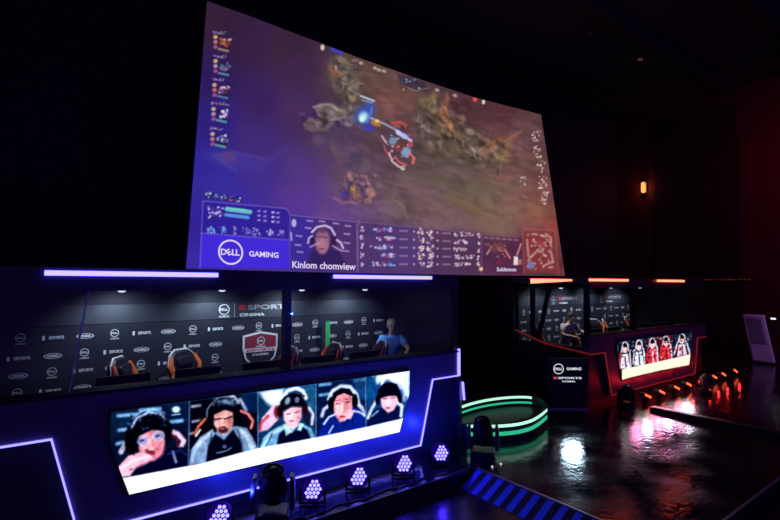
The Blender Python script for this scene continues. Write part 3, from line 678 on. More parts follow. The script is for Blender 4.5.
def paint_players(p):
    p.C[:] = (16, 24, 48)
    LW = (190, 215, 250)
    NV = (14, 20, 60)
    BT = [(110,480.5),(126,477.5),(200,463.75),(258,448.2),(316,437.5),(366,427),(400,419),(412,416)]
    # ---- cell one
    p.P([(108,408),(189,400),(189,466),(108,482)],(20,34,62),1,1); p.P([(108,408),(140,404),(150,416),(112,440)],(30,60,92),.6,8); p.P([(165,402),(189,400),(189,420),(172,424)],(24,52,92),.7,6)
    for x,y,w in [(127,415,9),(150,409.5,10),(125,429.5,6),(174,421.5,8),(120,443,3)]: p.S([(x-w,y+.8),(x+w,y-.8)],3.6,(150,190,225),.8,2)
    p.E(176,409.5,4,3.2,(215,235,250),.95,0,.6); p.S([(172,415),(180,414)],1.2,(200,220,240),.8)
    p.S([(121,452),(124,446),(130,440)],5,(200,190,215),.9,2); p.S([(170,431),(178,434),(184,441),(180,449)],4.6,(225,195,215),.95,2); p.S([(172,435),(178,440),(177,448)],2,(150,40,60),.7,2)
    p.E(149,433,22,20,(10,14,34),1,-10,.25)
    p.P([(124,478),(127,466),(140,458),(160,452),(172,448),(182,447),(189,452),(189,466),(150,474)],NV,1,2); p.S([(173,452),(176,462)],2.4,(180,200,235),.8,2); p.S([(168,454),(180,450),(187,455)],2,(60,80,130),.7,2)
    p.P([(139,436),(152,430),(163,430),(165,442),(162,454),(154,461),(145,461),(139,450)],(222,160,172),1,2.5)
    p.E(158,450,6,8,(198,130,145),.7,15,.8); p.E(150,452,5,3,(120,50,70),.9,20,.6); p.E(151,449,3,1.6,(236,200,205),.8); p.S([(150,440),(151,447)],2,(238,190,196),.8)
    for x,y in [(143,440.5),(158.5,436)]:
        p.E(x,y,5.4,4.4,(128,150,200),.6,-15,.5); p.E(x-1,y,2.2,1.2,(40,40,70),.75,-15,.7); p.S([(x+5.6*math.cos(t),y+4.6*math.sin(t)) for t in np.linspace(0,6.3,14)],1.0,(170,200,235),.8)
    p.P([(117,478),(119,466),(128,456),(140,452),(150,455),(153,459),(146,464),(136,468),(130,476)],(228,182,200),1,2); p.S([(122,468),(134,460),(148,457)],3,(246,220,230),.7,2); p.S([(130,470),(144,464),(152,460)],1.6,(170,100,125),.7)
    p.P([(126,450),(126,432),(134,421),(148,415),(160,418),(166,428),(163,431),(150,428),(140,433),(137,441),(134,455)],(8,10,26),1,2.5)
    p.S([(131,428),(137,418),(149,412),(160,414),(165,419)],2.6,(190,210,240),.85,2); p.S([(133,418),(142,411),(152,409),(164,413)],2.2,(150,185,225),.7,2)
    p.E(129,440,4,9,(6,8,24),1,10,.4); p.E(168,428,4,8,(10,12,30),1,-10,.4)
    p.speck(128,166,414,430,40,[(12,16,40),(40,60,110),(90,120,170),(8,10,24)],(.8,2),.6,3)
    # ---- cell two
    p.P([(189,400),(258,391),(258,449),(189,466)],(18,20,38),1,1); p.P([(240,392),(258,390),(258,412),(244,412)],(26,60,104),.8,4)
    for x,y in [(196,406),(197,421),(194,433)]: p.S([(x-4,y+.6),(x+4,y-.6)],2.6,(180,190,215),.8,2)
    p.P([(193,436),(197,424),(204,416),(212,414),(212,430),(200,438)],(28,20,34),1,2); p.S([(195,434),(198,427),(205,419)],2.6,(222,130,110),.9,1.6); p.S([(196,436),(200,430)],2,(235,220,225),.9)
    p.P([(237,410),(246,412),(253,420),(252,428),(244,424)],(26,20,40),1,2); p.S([(241,411),(248,414),(253,421),(251,428)],2.6,(224,140,140),.9,1.6); p.S([(240,399),(246,410)],3,(200,215,240),.7,2)
    p.P([(189,466),(191,450),(200,437),(212,430),(236,426),(247,428),(254,440),(258,449),(258,452)],(128,150,180),1,1.6)
    p.S([(196,448),(204,438),(213,432)],4.5,(180,196,216),.9,3); p.S([(240,430),(247,436),(252,447)],4.5,(186,202,220),.9,3); p.S([(192,462),(195,450)],3,(160,190,215),.8,2); p.S([(212,432),(210,448)],2,(60,80,110),.8,2); p.S([(238,430),(242,446)],2,(60,80,110),.8,2)
    p.P([(206,463),(208,446),(215,434),(224,440),(233,430),(240,440),(243,452)],(10,16,44),1,2); p.S([(217,453),(226,451),(231,448)],1.4,(150,170,210),.7); p.E(224.5,446.5,2,1.8,(130,150,190),.7)
    p.S([(214,404),(218,399),(226,396),(233,397),(238,402)],4.2,(190,205,225),.9,2); p.E(225,406,12,9,(24,28,46),1,0,.3); p.E(228,402,7,3.4,(140,165,190),.75,0,.8); p.speck(214,236,398,411,26,[(20,24,40),(120,140,170),(60,80,110)],(.8,1.9),.7,12)
    p.P([(214,414),(220,409),(229,410),(233,413),(233,424),(229,432),(223,435),(217,431),(214,424)],(214,168,165),1,2); p.E(230,422,3,7,(150,96,100),.6,0,.8)
    p.S([(214.5,419.5),(221,418.5),(225,419),(232,416.5)],1.6,(60,40,60),.85); p.S([(222.5,419),(222,425)],1.8,(240,200,190),.8); p.E(223,430,5,3.6,(60,34,44),.9,0,.6); p.E(222,428.6,2.4,.9,(190,110,110),.8)
    p.P([(212,415),(216,407),(226,404),(234,407),(234,412),(224,410),(216,414)],(14,16,34),1,1.6)
    p.E(210.5,415,3.4,7,(10,12,26),1,5,.4); p.E(236.5,414,3.4,7.4,(10,12,26),1,-5,.4); p.S([(207,417),(207,410),(211,404)],1.4,(150,170,200),.7); p.E(215,430,2,3,(20,16,30),.8)
    # ---- cell three
    p.P([(258,391),(316,384),(316,439),(258,450)],(30,70,108),1,1); p.P([(302,386),(316,384),(316,410),(306,408)],(60,120,150),.6,6)
    p.P([(259,392),(284,388),(284,402),(276,410),(268,404)],(215,232,248),1,5); p.E(272,396,8,5,(245,250,255),.8,0,.8)
    p.P([(259,432),(262,418),(274,404),(281,406),(278,420),(268,430)],(215,190,215),1,2); p.S([(260,430),(262,422),(268,416)],2.6,(190,70,80),.85,2); p.E(277,412,3,6,(120,30,50),.9,0,.6)
    p.P([(300,408),(312,410),(315,424),(308,428)],(40,40,70),.9,2); p.S([(309,408),(313,414),(312,424)],3,(220,220,235),.9,2)
    p.S([(283,398),(287,391),(296,388),(303,391),(306,398)],4,(222,230,244),.95,2); p.S([(285,402),(290,394),(298,392),(304,396)],2,(60,70,100),.8)
    p.P([(259,451),(263,438),(272,430),(284,424),(300,423),(311,428),(316,439),(316,440)],(120,160,190),1,1.6); p.S([(263,446),(270,434),(282,428)],3,(190,220,236),.8,3); p.S([(266,447),(272,434)],1.4,(60,90,130),.7)
    p.P([(276,449),(279,434),(286,428),(292,433),(300,425),(307,430),(312,441)],(12,22,58),1,2); p.P([(283,424),(288,425),(292,432),(286,436)],(190,225,235),.9,1.5); p.P([(300,423),(304,424),(301,431),(297,430)],(190,225,235),.9,1.5)
    p.P([(283.5,412),(288,408),(296,406),(301.5,408),(301.5,418),(298,425),(293,429),(287,426),(284,420)],(236,190,200),1,2); p.E(289,416,3,5,(250,225,230),.7,0,.8); p.S([(287,414.2),(290.4,413.6)],1.3,(90,50,80),.75); p.S([(294.6,412.6),(298.6,412)],1.3,(90,50,80),.75); p.P([(297,410),(301.5,409),(301,418),(297,425)],(190,140,165),.5,2.5); p.E(291.5,421,2.8,1,(190,90,110),.8); p.S([(292,413),(291.5,418)],1.4,(252,220,222),.7)
    p.P([(281,411),(280,402),(285,396),(293,393),(301,395),(305,402),(305,408),(298,406),(290,407),(285,411)],(12,18,36),1,1.6); p.E(287.5,401,2.5,4,(200,220,235),.7,20,.8); p.E(297,400,2.4,3,(150,175,200),.6); p.S([(282,411),(292,406.5),(304,407)],1.6,(60,80,110),.8)
    p.E(280,411,2.8,6,(40,14,28),1,0,.4); p.E(305,408,2.8,6,(50,18,34),1,0,.4)
    # ---- cell four
    p.P([(316,384),(366,377),(366,428),(316,439)],(20,40,80),1,1)
    for x,y in [(325,384.5),(325,394.5),(360,380)]: p.S([(x-5,y+.6),(x+5,y-.6)],3,(150,200,230),.75,2)
    p.P([(352,378),(366,376),(366,400),(356,400)],(50,100,150),.6,5)
    p.S([(329,399),(333,391),(341,386),(350,387),(356,394),(358,402)],4,(205,215,230),.95,2); p.S([(322,416),(324,409),(330,405)],3.4,(200,205,225),.9,2); p.S([(356,402),(362,408),(364,415)],4,(205,205,228),.9,2)
    p.P([(317,439),(321,424),(328,416),(338,412),(352,406),(362,411),(366,424),(366,428)],(24,52,140),1,1.6); p.S([(324,424),(329,417),(336,414)],2,(215,225,240),.85); p.S([(353,411),(359,412),(364,415)],2,(200,215,240),.85); p.S([(329,433),(333,426)],1.8,(205,215,240),.8); p.S([(343,424),(352,417),(354,428)],1.4,(12,26,80),.7)
    p.P([(333.5,398),(339,394),(348,392),(352.5,396),(352.5,408),(350,415),(345,421),(340,422),(335.5,416),(333.5,407)],(226,160,172),1,2); p.E(339,410,4,7,(244,205,212),.7,0,.8); p.P([(349,410),(355,410),(351,419),(347,419)],(226,190,190),.8,1.4)
    p.S([(336,404),(339.4,403.6)],1.3,(80,40,60),.8); p.S([(346,402.4),(349.6,401.8)],1.3,(80,40,60),.8); p.S([(335.5,401),(340,400)],1,(120,70,80),.6); p.S([(345.5,399.4),(350,399)],1,(120,70,80),.6); p.P([(334,406),(337,414),(341,421),(336,416)],(180,110,130),.5,2); p.S([(342.5,404),(342,411)],1.8,(250,215,215),.8); p.E(342.5,416.5,3,1.2,(150,60,80),.85)
    p.P([(332,400),(333,393),(341,388),(350,389),(354,396),(351,396),(344,393),(337,396),(334,402)],(14,18,40),1,1.4); p.E(331,404,3,7,(10,12,30),1,0,.4); p.E(355,401,3,7,(10,12,30),1,0,.4)
    # ---- cell five
    p.P([(366,377),(410,370),(410,418),(366,428)],(36,80,130),1,1); p.P([(372,376),(410,369),(409,400),(400,388),(388,380),(376,384)],(225,240,250),1,4)
    p.P([(366,378),(376,376),(376,396),(366,400)],(30,90,140),.8,3)
    p.S([(382,384),(384,377),(391,375),(396,381)],3,(236,240,248),.95,2); p.S([(398,384),(403,390),(404,400)],4,(170,190,215),.8,3); p.E(401,394,2.5,5,(60,80,130),.6)
    p.P([(366,428),(369,414),(377,408),(388,408),(399,406),(402,414),(400,419)],(18,34,84),1,1.6); p.S([(368,418),(372,408),(378,398)],3,(215,225,240),.9,2); p.S([(397,402),(402,406),(401,416)],3,(225,230,244),.9,2); p.S([(372,416),(378,411)],1.8,(150,190,225),.8)
    p.P([(380.5,396),(388,393),(397,392),(398,402),(394,410),(388,413),(382,407)],(240,190,205),1,2); p.E(388,402,3,3,(252,222,228),.7,0,.8); p.E(388,408,2.4,1,(200,90,120),.8); p.S([(383,399),(387,398.6)],1.2,(120,70,100),.7); p.S([(391,398),(395,397.6)],1.2,(120,70,100),.7)
    p.P([(378,399),(378,390),(383,384),(390,382),(397,384),(400,391),(399,400),(396,396),(388,396),(382,398)],(10,16,40),1,1.6); p.E(377.5,400,2.2,5,(8,12,30),1,0,.4); p.E(400,398,2.2,5,(8,12,30),1,0,.4)
    # dividers
    for x0,y0,x1,y1 in [(189.5,401,188.5,465),(257.8,391.5,258,448.5),(316,384,316,438),(365.3,376.5,366,427.5)]: p.S([(x0,y0),(x1,y1)],1.2,(110,140,180),.8,.8)
    # white caption band
    low=[(412,430),(399,434),(316,455),(258,468),(200,481),(130,498),(108,500)]
    p.P(BT+low,(238,244,252),1,1.2); p.P([(108,480),(132,477),(140,499),(108,500)],(230,240,252),1,2)
    p.S([(110,411),(189,401),(258,391.5),(316,384),(408,370)],1,(80,140,200),.6,.8)
video_wall(2.765, 'wide video wall on the blue booth showing five seated players over a white band', 430, 120, paint_players, 1.3)
def paint_red(p):
    p.C[:] = (70, 74, 92); g = random.Random(11); p.C[:] = (26, 30, 44)
    p.P([(612,350),(617,345),(690,331),(694,331),(694,338),(617,352)],(150,190,205),.7,3)
    cells=[(618,632),(632,646),(646,659),(659,673),(673,691)]
    top=lambda x: 340-(x-617)*.131; bot=lambda x: 368-(x-628)*.213
    for k,(a,b) in enumerate(cells):
        cx=(a+b)/2; t0=top(cx); b0=bot(cx); h=b0-t0
        p.P([(a,top(a)),(b,top(b)),(b,bot(b)),(a,bot(a))],[(26,32,50),(30,44,64),(90,36,52),(100,34,44),(34,52,70)][k],1,1.5)
        col2=[(225,220,228),(215,225,236),(205,70,90),(214,80,90),(225,205,215)][k]
        p.P([(cx-5,b0),(cx-3.4,t0+h*.52),(cx+3,t0+h*.5),(cx+5.5,b0)],col2,.95,1.2)
        p.E(cx,t0+h*.36,2.5,3.6,(232,190,190),1,0,.5); p.E(cx,t0+h*.2,3,2.4,(24,20,34),1,0,.5)
        p.S([(cx-3.4,t0+h*.42),(cx-2.4,t0+h*.18),(cx,t0+h*.07),(cx+2.6,t0+h*.17),(cx+3.6,t0+h*.4)],1.3,(225,230,240),.85)
        p.S([(a+1,b0-2),(cx-4.4,t0+h*.45)],1.6,(205,70,80) if k in(0,2,3) else (215,215,230),.9); p.S([(b-1,b0-2),(cx+4.6,t0+h*.42)],1.6,(230,210,220),.9)
        p.S([(cx,t0+h*.6),(cx+1,b0)],1.4,(60,30,50) if k!=2 else (240,220,225),.8)
    p.speck(619,690,334,368,260,[(235,235,242),(40,30,50),(210,80,96),(150,180,200),(16,16,30)],(.5,1.2),.6,31)
    for x0 in (632,646,659,673): p.S([(x0,top(x0)),(x0,bot(x0))],.8,(40,40,60),.8,.7)
    p.P([(622,369.5),(632,367.2),(660,361.2),(692,354),(694,364),(660,370.5),(630,377.5),(622,380)],(255,222,196),1,1.0)
    p.S([(632,369.6),(660,363.6),(692,356.2)],2,(255,240,225),.7,1.5)
video_wall(13.275, 'far video wall on the red booth showing small figures in white and red', 200, 70, paint_red, 1.35)

# ---- desks, monitors, chairs
def desk(cx, label):
    d = thing('gaming_desk', label, 'desk', (cx, 6.62, .35))
    MB().rbox(-2.9, 2.9, -.3, .12, .72, .76, .01).build('desk_top', 'black', d)
    for x in (-2.8, -1.4, 0, 1.4, 2.8): MB().box(x-.03, x+.03, -.25, .1, 0, .72).build('leg', 'black', d)
desk(2.765, 'long black desk behind the glass of the blue booth'); desk(13.275, 'long black desk behind the glass of the red booth')
mo = thing('computer_monitor', '', 'monitor')
MB().rbox(-.29, .29, -.02, .02, .2, .56, .015).build('monitor_casing', 'black', mo)
MB().box(-.275, .275, .02, .023, .215, .545).build('monitor_screen', 'sbg', mo)
MB().box(-.025, .025, -.04, -.015, .01, .4).build('stand_neck', 'dpanel', mo)
MB().rbox(-.12, .12, -.1, .08, 0, .012, .004).build('stand_foot', 'dpanel', mo)
ch = thing('gaming_chair', '', 'chair')
def chair_parts(th, accent):
    # local: seat centre at origin, faces -y
    T = Matrix.Translation((0, .2, 0)) @ Matrix.Rotation(-.26, 4, 'X')
    bp = [(-.2, .5), (.2, .5), (.25, .62), (.27, .85), (.21, 1.02), (.25, 1.12), (.2, 1.27), (.12, 1.34), (-.12, 1.34), (-.2, 1.27), (-.25, 1.12), (-.21, 1.02), (-.27, .85), (-.25, .62)]
    MB().prism(bp, -.04, .06, T).build('backrest', 'chair', th, bevel=.02)
    for s in (-1, 1):
        b = MB(); b.tube([T @ Vector((s*.24, -.05, .56)), T @ Vector((s*.275, -.09, .72)), T @ Vector((s*.28, -.09, .88)), T @ Vector((s*.215, -.06, 1.02)), T @ Vector((s*.25, -.05, 1.13)), T @ Vector((s*.2, -.03, 1.27))], [.03, .045, .045, .035, .038, .026], 10)
        b.build('side_bolster', accent, th, smooth=True)
    b = MB(); b.tube([T @ Vector(q) for q in ((-.25, .0, 1.14), (-.2, 0, 1.29), (-.11, 0, 1.36), (.11, 0, 1.36), (.2, 0, 1.29), (.25, 0, 1.14))], .014, 8); b.build('piping', 'silver', th, smooth=True)
    MB().rbox(-.14, .14, -.09, -.04, 1.13, 1.25, .03, T).build('head_cushion', 'chair', th, bevel=.015)
    MB().rbox(-.26, .26, -.27, .24, .42, .52, .04).build('seat', 'chair', th, bevel=.02)
    for s in (-1, 1):
        b = MB(); b.box(s*.31-.02, s*.31+.02, -.05, 0, .44, .66); b.box(s*.31-.045, s*.31+.045, -.18, .12, .66, .69); b.build('armrest', 'chair', th)
    MB().lathe([(.03, .08), (.03, .42)], seg=12).build('gas_column', 'metal', th)
    b = MB()
    for k in range(5):
        q = 2*PI*k/5; b.bar([(0, 0, .09), (.3*math.cos(q), .3*math.sin(q), .06)], .04, .03)
    b.build('star_base', 'chair', th)
    for k in range(5):
        q = 2*PI*k/5; MB().lathe([(.026, -.02), (.03, -.01), (.03, .01), (.026, .02)], Matrix.Translation((.3*math.cos(q), .3*math.sin(q), .03)) @ Matrix.Rotation(PI/2, 4, 'X'), 12).build('castor', 'black', th)
chair_parts(ch, 'orange')
ch2 = thing('gaming_chair', '', 'chair'); chair_parts(ch2, 'redl')
cl = [(1.42, 7.15, 1.0, 'black gaming chair with orange side bolster, leftmost in the blue booth'), (2.1, 7.32, .5, 'second gaming chair from the left in the blue booth'),
      (2.78, 7.12, -1.6, 'gaming chair in front of the shield emblem'), (3.62, 7.2, -1.6, 'gaming chair in front of the green banner'), (4.5, 7.15, -1.9, 'gaming chair beside the person in the blue shirt')]
for i, (x, y, rz, lb) in enumerate(cl):
    src = ch if i in (0, 1) else ch2
    if i in (0, 2): o = src; o.location = (x, y, .35); o.rotation_euler = (0, 0, rz); o['label'] = lb; o['group'] = 'gaming chairs in the blue booth'
    else: o = dup(src, (x, y, .35), rz, lb, 'gaming chairs in the blue booth')
for o in col.objects:
    if o.name.startswith('gaming_chair'): o.scale = (1.05, 1.05, 1.08)
cl2 = [(559, 326, .7, 'orange and black gaming chair beside the person in grey, leftmost in the red booth'), (591, 324, .6, 'second gaming chair from the left in the red booth'), (606, 323, -.4, 'third gaming chair from the left in the red booth'),
       (624, 322, .5, 'fourth gaming chair from the left in the red booth'), (646, 322, .2, 'rightmost gaming chair in the red booth, in the dark')]
for px, py, rz, lb in cl2:
    q = at(px, py, 7.15); dup(ch, (q.x, 7.15, .35), rz, lb, 'gaming chairs in the red booth')
mxs = [.75, 1.62, 2.5, 3.4, 4.25]; ordn = ['leftmost', 'second from the left', 'middle one', 'second from the right', 'rightmost']
first = True
for cx, nm in ((0, 'blue'), (10.51, 'red')):
    for i, x in enumerate(mxs):
        lb = 'black computer monitor seen from behind in the %s booth, %s' % (nm, ordn[i]); q = (x+cx+.15, 6.62, 1.11)
        if first: mo.location = q; mo.rotation_euler = (0, 0, 0); mo['label'] = lb; mo['group'] = 'monitors in the blue booth'; first = False
        else: dup(mo, q, 0, lb, 'monitors in the %s booth' % nm)

# ---- people
def figure(name, th, joints, edges, m, sub=2):
    """joints: name->(pos, rx, ry)"""
    ks = list(joints); me = bpy.data.meshes.new(name); me.from_pydata([joints[k][0] for k in ks], [(ks.index(a), ks.index(b)) for a, b in edges], []); me.update()
    o = bpy.data.objects.new(name, me); col.objects.link(o); o.parent = th
    sk = o.modifiers.new('skin', 'SKIN'); sk.use_smooth_shade = True
    if not me.skin_vertices: 
        bpy.context.view_layer.objects.active = o; 
    L = me.skin_vertices[0].data if me.skin_vertices else None
    if L:
        for i, k in enumerate(ks): L[i].radius = joints[k][1:3]
        L[0].use_root = True
    ss = o.modifiers.new('smooth', 'SUBSURF'); ss.levels = sub; ss.render_levels = sub
    me.materials.append(M[m]); return o
def person(label, loc, rz, shirt, hair, lean, armR, armL):
    """lean: forward shift (toward -y) of the shoulders; arms: (elbow, wrist) positions"""
    th = thing('person', label, 'person', loc, rz)
    ly = -lean; J = {}
    hip = (0, 0, .92); ch_ = (0, ly*.65, 1.28); nk = (0, ly, 1.48-.25*lean); hd = (0, ly*1.12-.01, 1.66-.35*lean); sz = 1.40-.2*lean
    def arms(J, E, r=(.05, .042, .034)):
        for s, (el, wr) in ((1, armR), (-1, armL)):
            n = 'R' if s > 0 else 'L'; J['sh'+n] = ((s*.19, ly*.92, sz), r[0]*1.15, r[0]*1.15); J['el'+n] = (el, r[1], r[1]); J['wr'+n] = (wr, r[2], r[2]*.8)
            E += [('ch', 'sh'+n), ('sh'+n, 'el'+n), ('el'+n, 'wr'+n)]
    J = {'hip': (hip, .13, .1), 'ch': (ch_, .14, .1), 'nk': (nk, .055, .055), 'jaw': ((0, hd[1]-.015, hd[2]-.07), .062, .07), 'hd': (hd, .075, .09), 'top': ((0, hd[1]+.01, hd[2]+.085), .06, .07)}
    E = [('hip', 'ch'), ('ch', 'nk'), ('nk', 'jaw'), ('jaw', 'hd'), ('hd', 'top')]
    arms(J, E)
    for s, n in ((1, 'R'), (-1, 'L')):
        J['th'+n] = ((s*.09, 0, .86), .085, .085); J['kn'+n] = ((s*.11, -.03, .48), .055, .055); J['an'+n] = ((s*.12, .02, .08), .04, .04); J['to'+n] = ((s*.13, -.13, .035), .035, .03)
        E += [('hip', 'th'+n), ('th'+n, 'kn'+n), ('kn'+n, 'an'+n), ('an'+n, 'to'+n)]
        wr = Vector((armR if s > 0 else armL)[1]); el = Vector((armR if s > 0 else armL)[0]); d = (wr-el).normalized()
        side = d.cross(Vector((0, 0, 1))).normalized()
        J['pa'+n] = (tuple(wr+d*.07), .036, .018); E.append(('wr'+n, 'pa'+n))
        for k in range(4):
            f0 = wr+d*.11+side*(.027-.018*k); f1 = f0+d*(.045+.01*(k in (1, 2)))+Vector((0, 0, -.012)); f2 = f1+d*.03+Vector((0, 0, -.02))
            J['f%d%s' % (k, n)] = (tuple(f0), .009, .009); J['g%d%s' % (k, n)] = (tuple(f1), .008, .008); J['h%d%s' % (k, n)] = (tuple(f2), .007, .007)
            E += [('pa'+n, 'f%d%s' % (k, n)), ('f%d%s' % (k, n), 'g%d%s' % (k, n)), ('g%d%s' % (k, n), 'h%d%s' % (k, n))]
        t0 = wr+d*.035+side*.04*s; t1 = t0+d*.04+side*.018*s; J['t0'+n] = (tuple(t0), .012, .012); J['t1'+n] = (tuple(t1), .009, .009); E += [('wr'+n, 't0'+n), ('t0'+n, 't1'+n)]
    figure('body', th, J, E, 'skin')
    # shirt
    S = {'hip': ((0, .0, .90), .16, .125), 'wa': ((0, ly*.35, 1.1), .145, .115), 'ch': (ch_, .175, .125), 'co': ((0, ly*.9, sz+.02), .1, .085)}
    E2 = [('hip', 'wa'), ('wa', 'ch'), ('ch', 'co')]
    for s, n in ((1, 'R'), (-1, 'L')):
        el = Vector((armR if s > 0 else armL)[0]); sh_ = Vector((s*.19, ly*.92, sz)); S['sh'+n] = (tuple(sh_), .085, .085); S['sl'+n] = (tuple(sh_.lerp(el, .72)), .07, .07); E2 += [('ch', 'sh'+n), ('sh'+n, 'sl'+n)]
    figure('shirt', th, S, E2, shirt)
    T_ = {'hip': ((0, 0, .93), .15, .115)}; E3 = []
    for s, n in ((1, 'R'), (-1, 'L')):
        T_['th'+n] = ((s*.095, 0, .82), .105, .105); T_['kn'+n] = ((s*.11, -.03, .48), .075, .075); T_['an'+n] = ((s*.12, .02, .12), .065, .065); E3 += [('hip', 'th'+n), ('th'+n, 'kn'+n), ('kn'+n, 'an'+n)]
    figure('trousers', th, T_, E3, 'denim')
    c = Vector((0, hd[1], hd[2]))
    hb = MB()
    hb.lathe([(.005, .125), (.05, .115), (.085, .08), (.1, .035), (.1, -.0), (.092, -.035), (.06, -.06)][::-1], Matrix.Translation((c.x, c.y+.018, c.z+.03)) @ Matrix.Rotation(-.35, 4, 'X') @ Matrix.Diagonal((.92, 1.08, 1, 1)), 20)
    hb.build('hair', hair, th, smooth=True)
    fb_ = MB(); fb_.tube([(0, c.y-.088, c.z+.02), (0, c.y-.112, c.z-.018), (0, c.y-.095, c.z-.028)], [.008, .014, .01], 8); fb_.build('nose', 'skin', th, smooth=True)
    for s in (-1, 1):
        MB().lathe([(.004, -.012), (.012, 0), (.004, .012)], Matrix.Translation((s*.03, c.y-.085, c.z+.012)), 10).build('eye', 'dhair', th, smooth=True)
        MB().lathe([(.006, -.032), (.016, -.01), (.018, .012), (.008, .03)], Matrix.Translation((s*.083, c.y+.005, c.z-.005)), 10).build('ear', 'skin', th, smooth=True)
    MB().tube([(-.024, c.y-.088, c.z-.06), (0, c.y-.096, c.z-.062), (.024, c.y-.088, c.z-.06)], .006, 8).build('mouth', 'redl', th, smooth=True)
    return th
person('person in a blue shirt standing at the right end of the blue booth', (5.6, 7.5, .35), -.5, 'blue', 'blond', .12,
       ((.3, -.3, 1.2), (.2, -.52, 1.12)), ((-.28, -.28, 1.14), (-.2, -.5, 1.1)))
q = at(567, 310, 7.45)
person('person in a light grey shirt leaning over the desk of the red booth', (q.x-.1, 7.5, .35), -.3, 'greys', 'dhair', .25,
       ((.32, -.3, 1.2), (.35, -.55, 1.15)), ((-.28, -.3, 1.14), (-.12, -.5, 1.1)))

# ============================================================ STAGE LAMPS
DN = Vector((0, -1, .62)).normalized()
def par(th, dots, lensm, lab):
    z = Vector((-.50, -.72, .42)).normalized(); x = z.cross(Vector((0, 0, 1))).normalized(); y = z.cross(x)
    c = Vector((0, 0, .19)); T = Matrix(((x.x, y.x, z.x, c.x), (x.y, y.y, z.y, c.y), (x.z, y.z, z.z, c.z), (0, 0, 0, 1)))
    MB().lathe([(.05, -.13), (.11, -.12), (.138, -.06), (.145, .03), (.15, .035), (.15, .05), (.134, .05), (.134, .03)], T, 28).build('can', 'black', th, smooth=True)
    MB().lathe([(.133, .028), (.133, .034)], T, 28).build('lens_plate', lensm, th)
    d = MB(); pts_ = [((i_+(j_ % 2)*.5)*.049, -j_*.043) for j_ in range(-3, 4) for i_ in range(-3, 4)]
    pts_ = [(a_, b_) for a_, b_ in pts_ if math.hypot(a_, b_) < .118 and b_ < .1 and abs(a_+.01) < .024+(.115+b_)*.62]
    for a_, b_ in pts_: d.lathe([(.02, .034), (.02, .040), (.01, .043)], T @ Matrix.Translation((a_, b_, 0)), 10)
    d.build('diodes', dots, th)
    b = MB(); b.bar([c+x*.15+Vector((0, 0, .0)), c+x*.155+Vector((0, 0, -.17)), c-x*.155+Vector((0, 0, -.17)), c-x*.15], .03, .008, up=tuple(z)); b.build('bracket', 'black', th)
    for s in (-1, 1): MB().lathe([(.018, 0), (.018, .03)], Matrix.Translation(c+x*(.14*s)) @ x.to_track_quat('Z', 'Y').to_matrix().to_4x4() @ Matrix.Translation((0, 0, -.015)), 12).build('knob', 'black', th)
ordb = ['nearest, beside the dark moving head', 'right of the dark moving head', 'middle one of the row', 'fourth along', 'farthest, by the booth corner']
pb = thing('par_light', '', 'stage light'); par(pb, 'diode', 'lens', '')
for i, X in enumerate([1.74, 2.9, 3.58, 4.36, 5.08]):
    lb = 'round blue stage uplight below the blue booth, %s' % ordb[i]
    if i == 0: pb.location = (X, 5.52, 0); pb['label'] = lb; pb['group'] = 'blue uplights'; o = pb
    else: o = dup(pb, (X, 5.52, 0), 0, lb, 'blue uplights')
    lamp('POINT', (X-.06, 5.40, .32), 8, (.03, .01, 1), .02, name='uplight_glow')
    lamp('SPOT', (X+.3, 5.42, .36), 40, (.015, .03, 1), .02, (X+.3, 6.05, .6), 150, 1, 'uplight_wash')
pr = thing('par_light', '', 'stage light')
def bar_lamp(th):
    MB().rbox(-.17, .17, -.06, .06, .1, .2, .02, Matrix.Rotation(.35, 4, 'Y') @ Matrix.Translation((-.04, 0, 0))).build('lamp_body', 'black', th)
    MB().box(-.15, .15, -.07, -.058, .135, .185, Matrix.Rotation(.35, 4, 'Y') @ Matrix.Translation((-.04, 0, 0))).build('lit_lens', 'ledorange', th)
    MB().box(-.05, .05, -.05, .05, 0, .1).build('foot', 'black', th)
bar_lamp(pr)
rl = [(645, 389.5), (659, 387), (674, 382.6), (686, 379.6), (703, 374), (712, 371.2), (721, 369), (733, 366.3)]
rn = ['nearest', 'second', 'third', 'fourth', 'fifth', 'sixth', 'seventh', 'farthest']
for i, (px, py) in enumerate(rl):
    q = at(px, py, 5.55); lb = 'small slanted red stage lamp before the red booth, %s along the row' % rn[i]
    if i == 0: pr.location = (q.x, 5.55, 0); pr['label'] = lb; pr['group'] = 'red stage lamps'
    else: dup(pr, (q.x, 5.55, 0), 0, lb, 'red stage lamps')
    lamp('POINT', (q.x, 5.40, .3), 3 if i < 4 else 1.5, (1, .02, .02), .02, name='red_glow')
    if i < 4: lamp('SPOT', (q.x, 5.62, .3), 20, (1, .015, .02), .05, (q.x, 6.05, .9), 130, 1, 'red_wash')

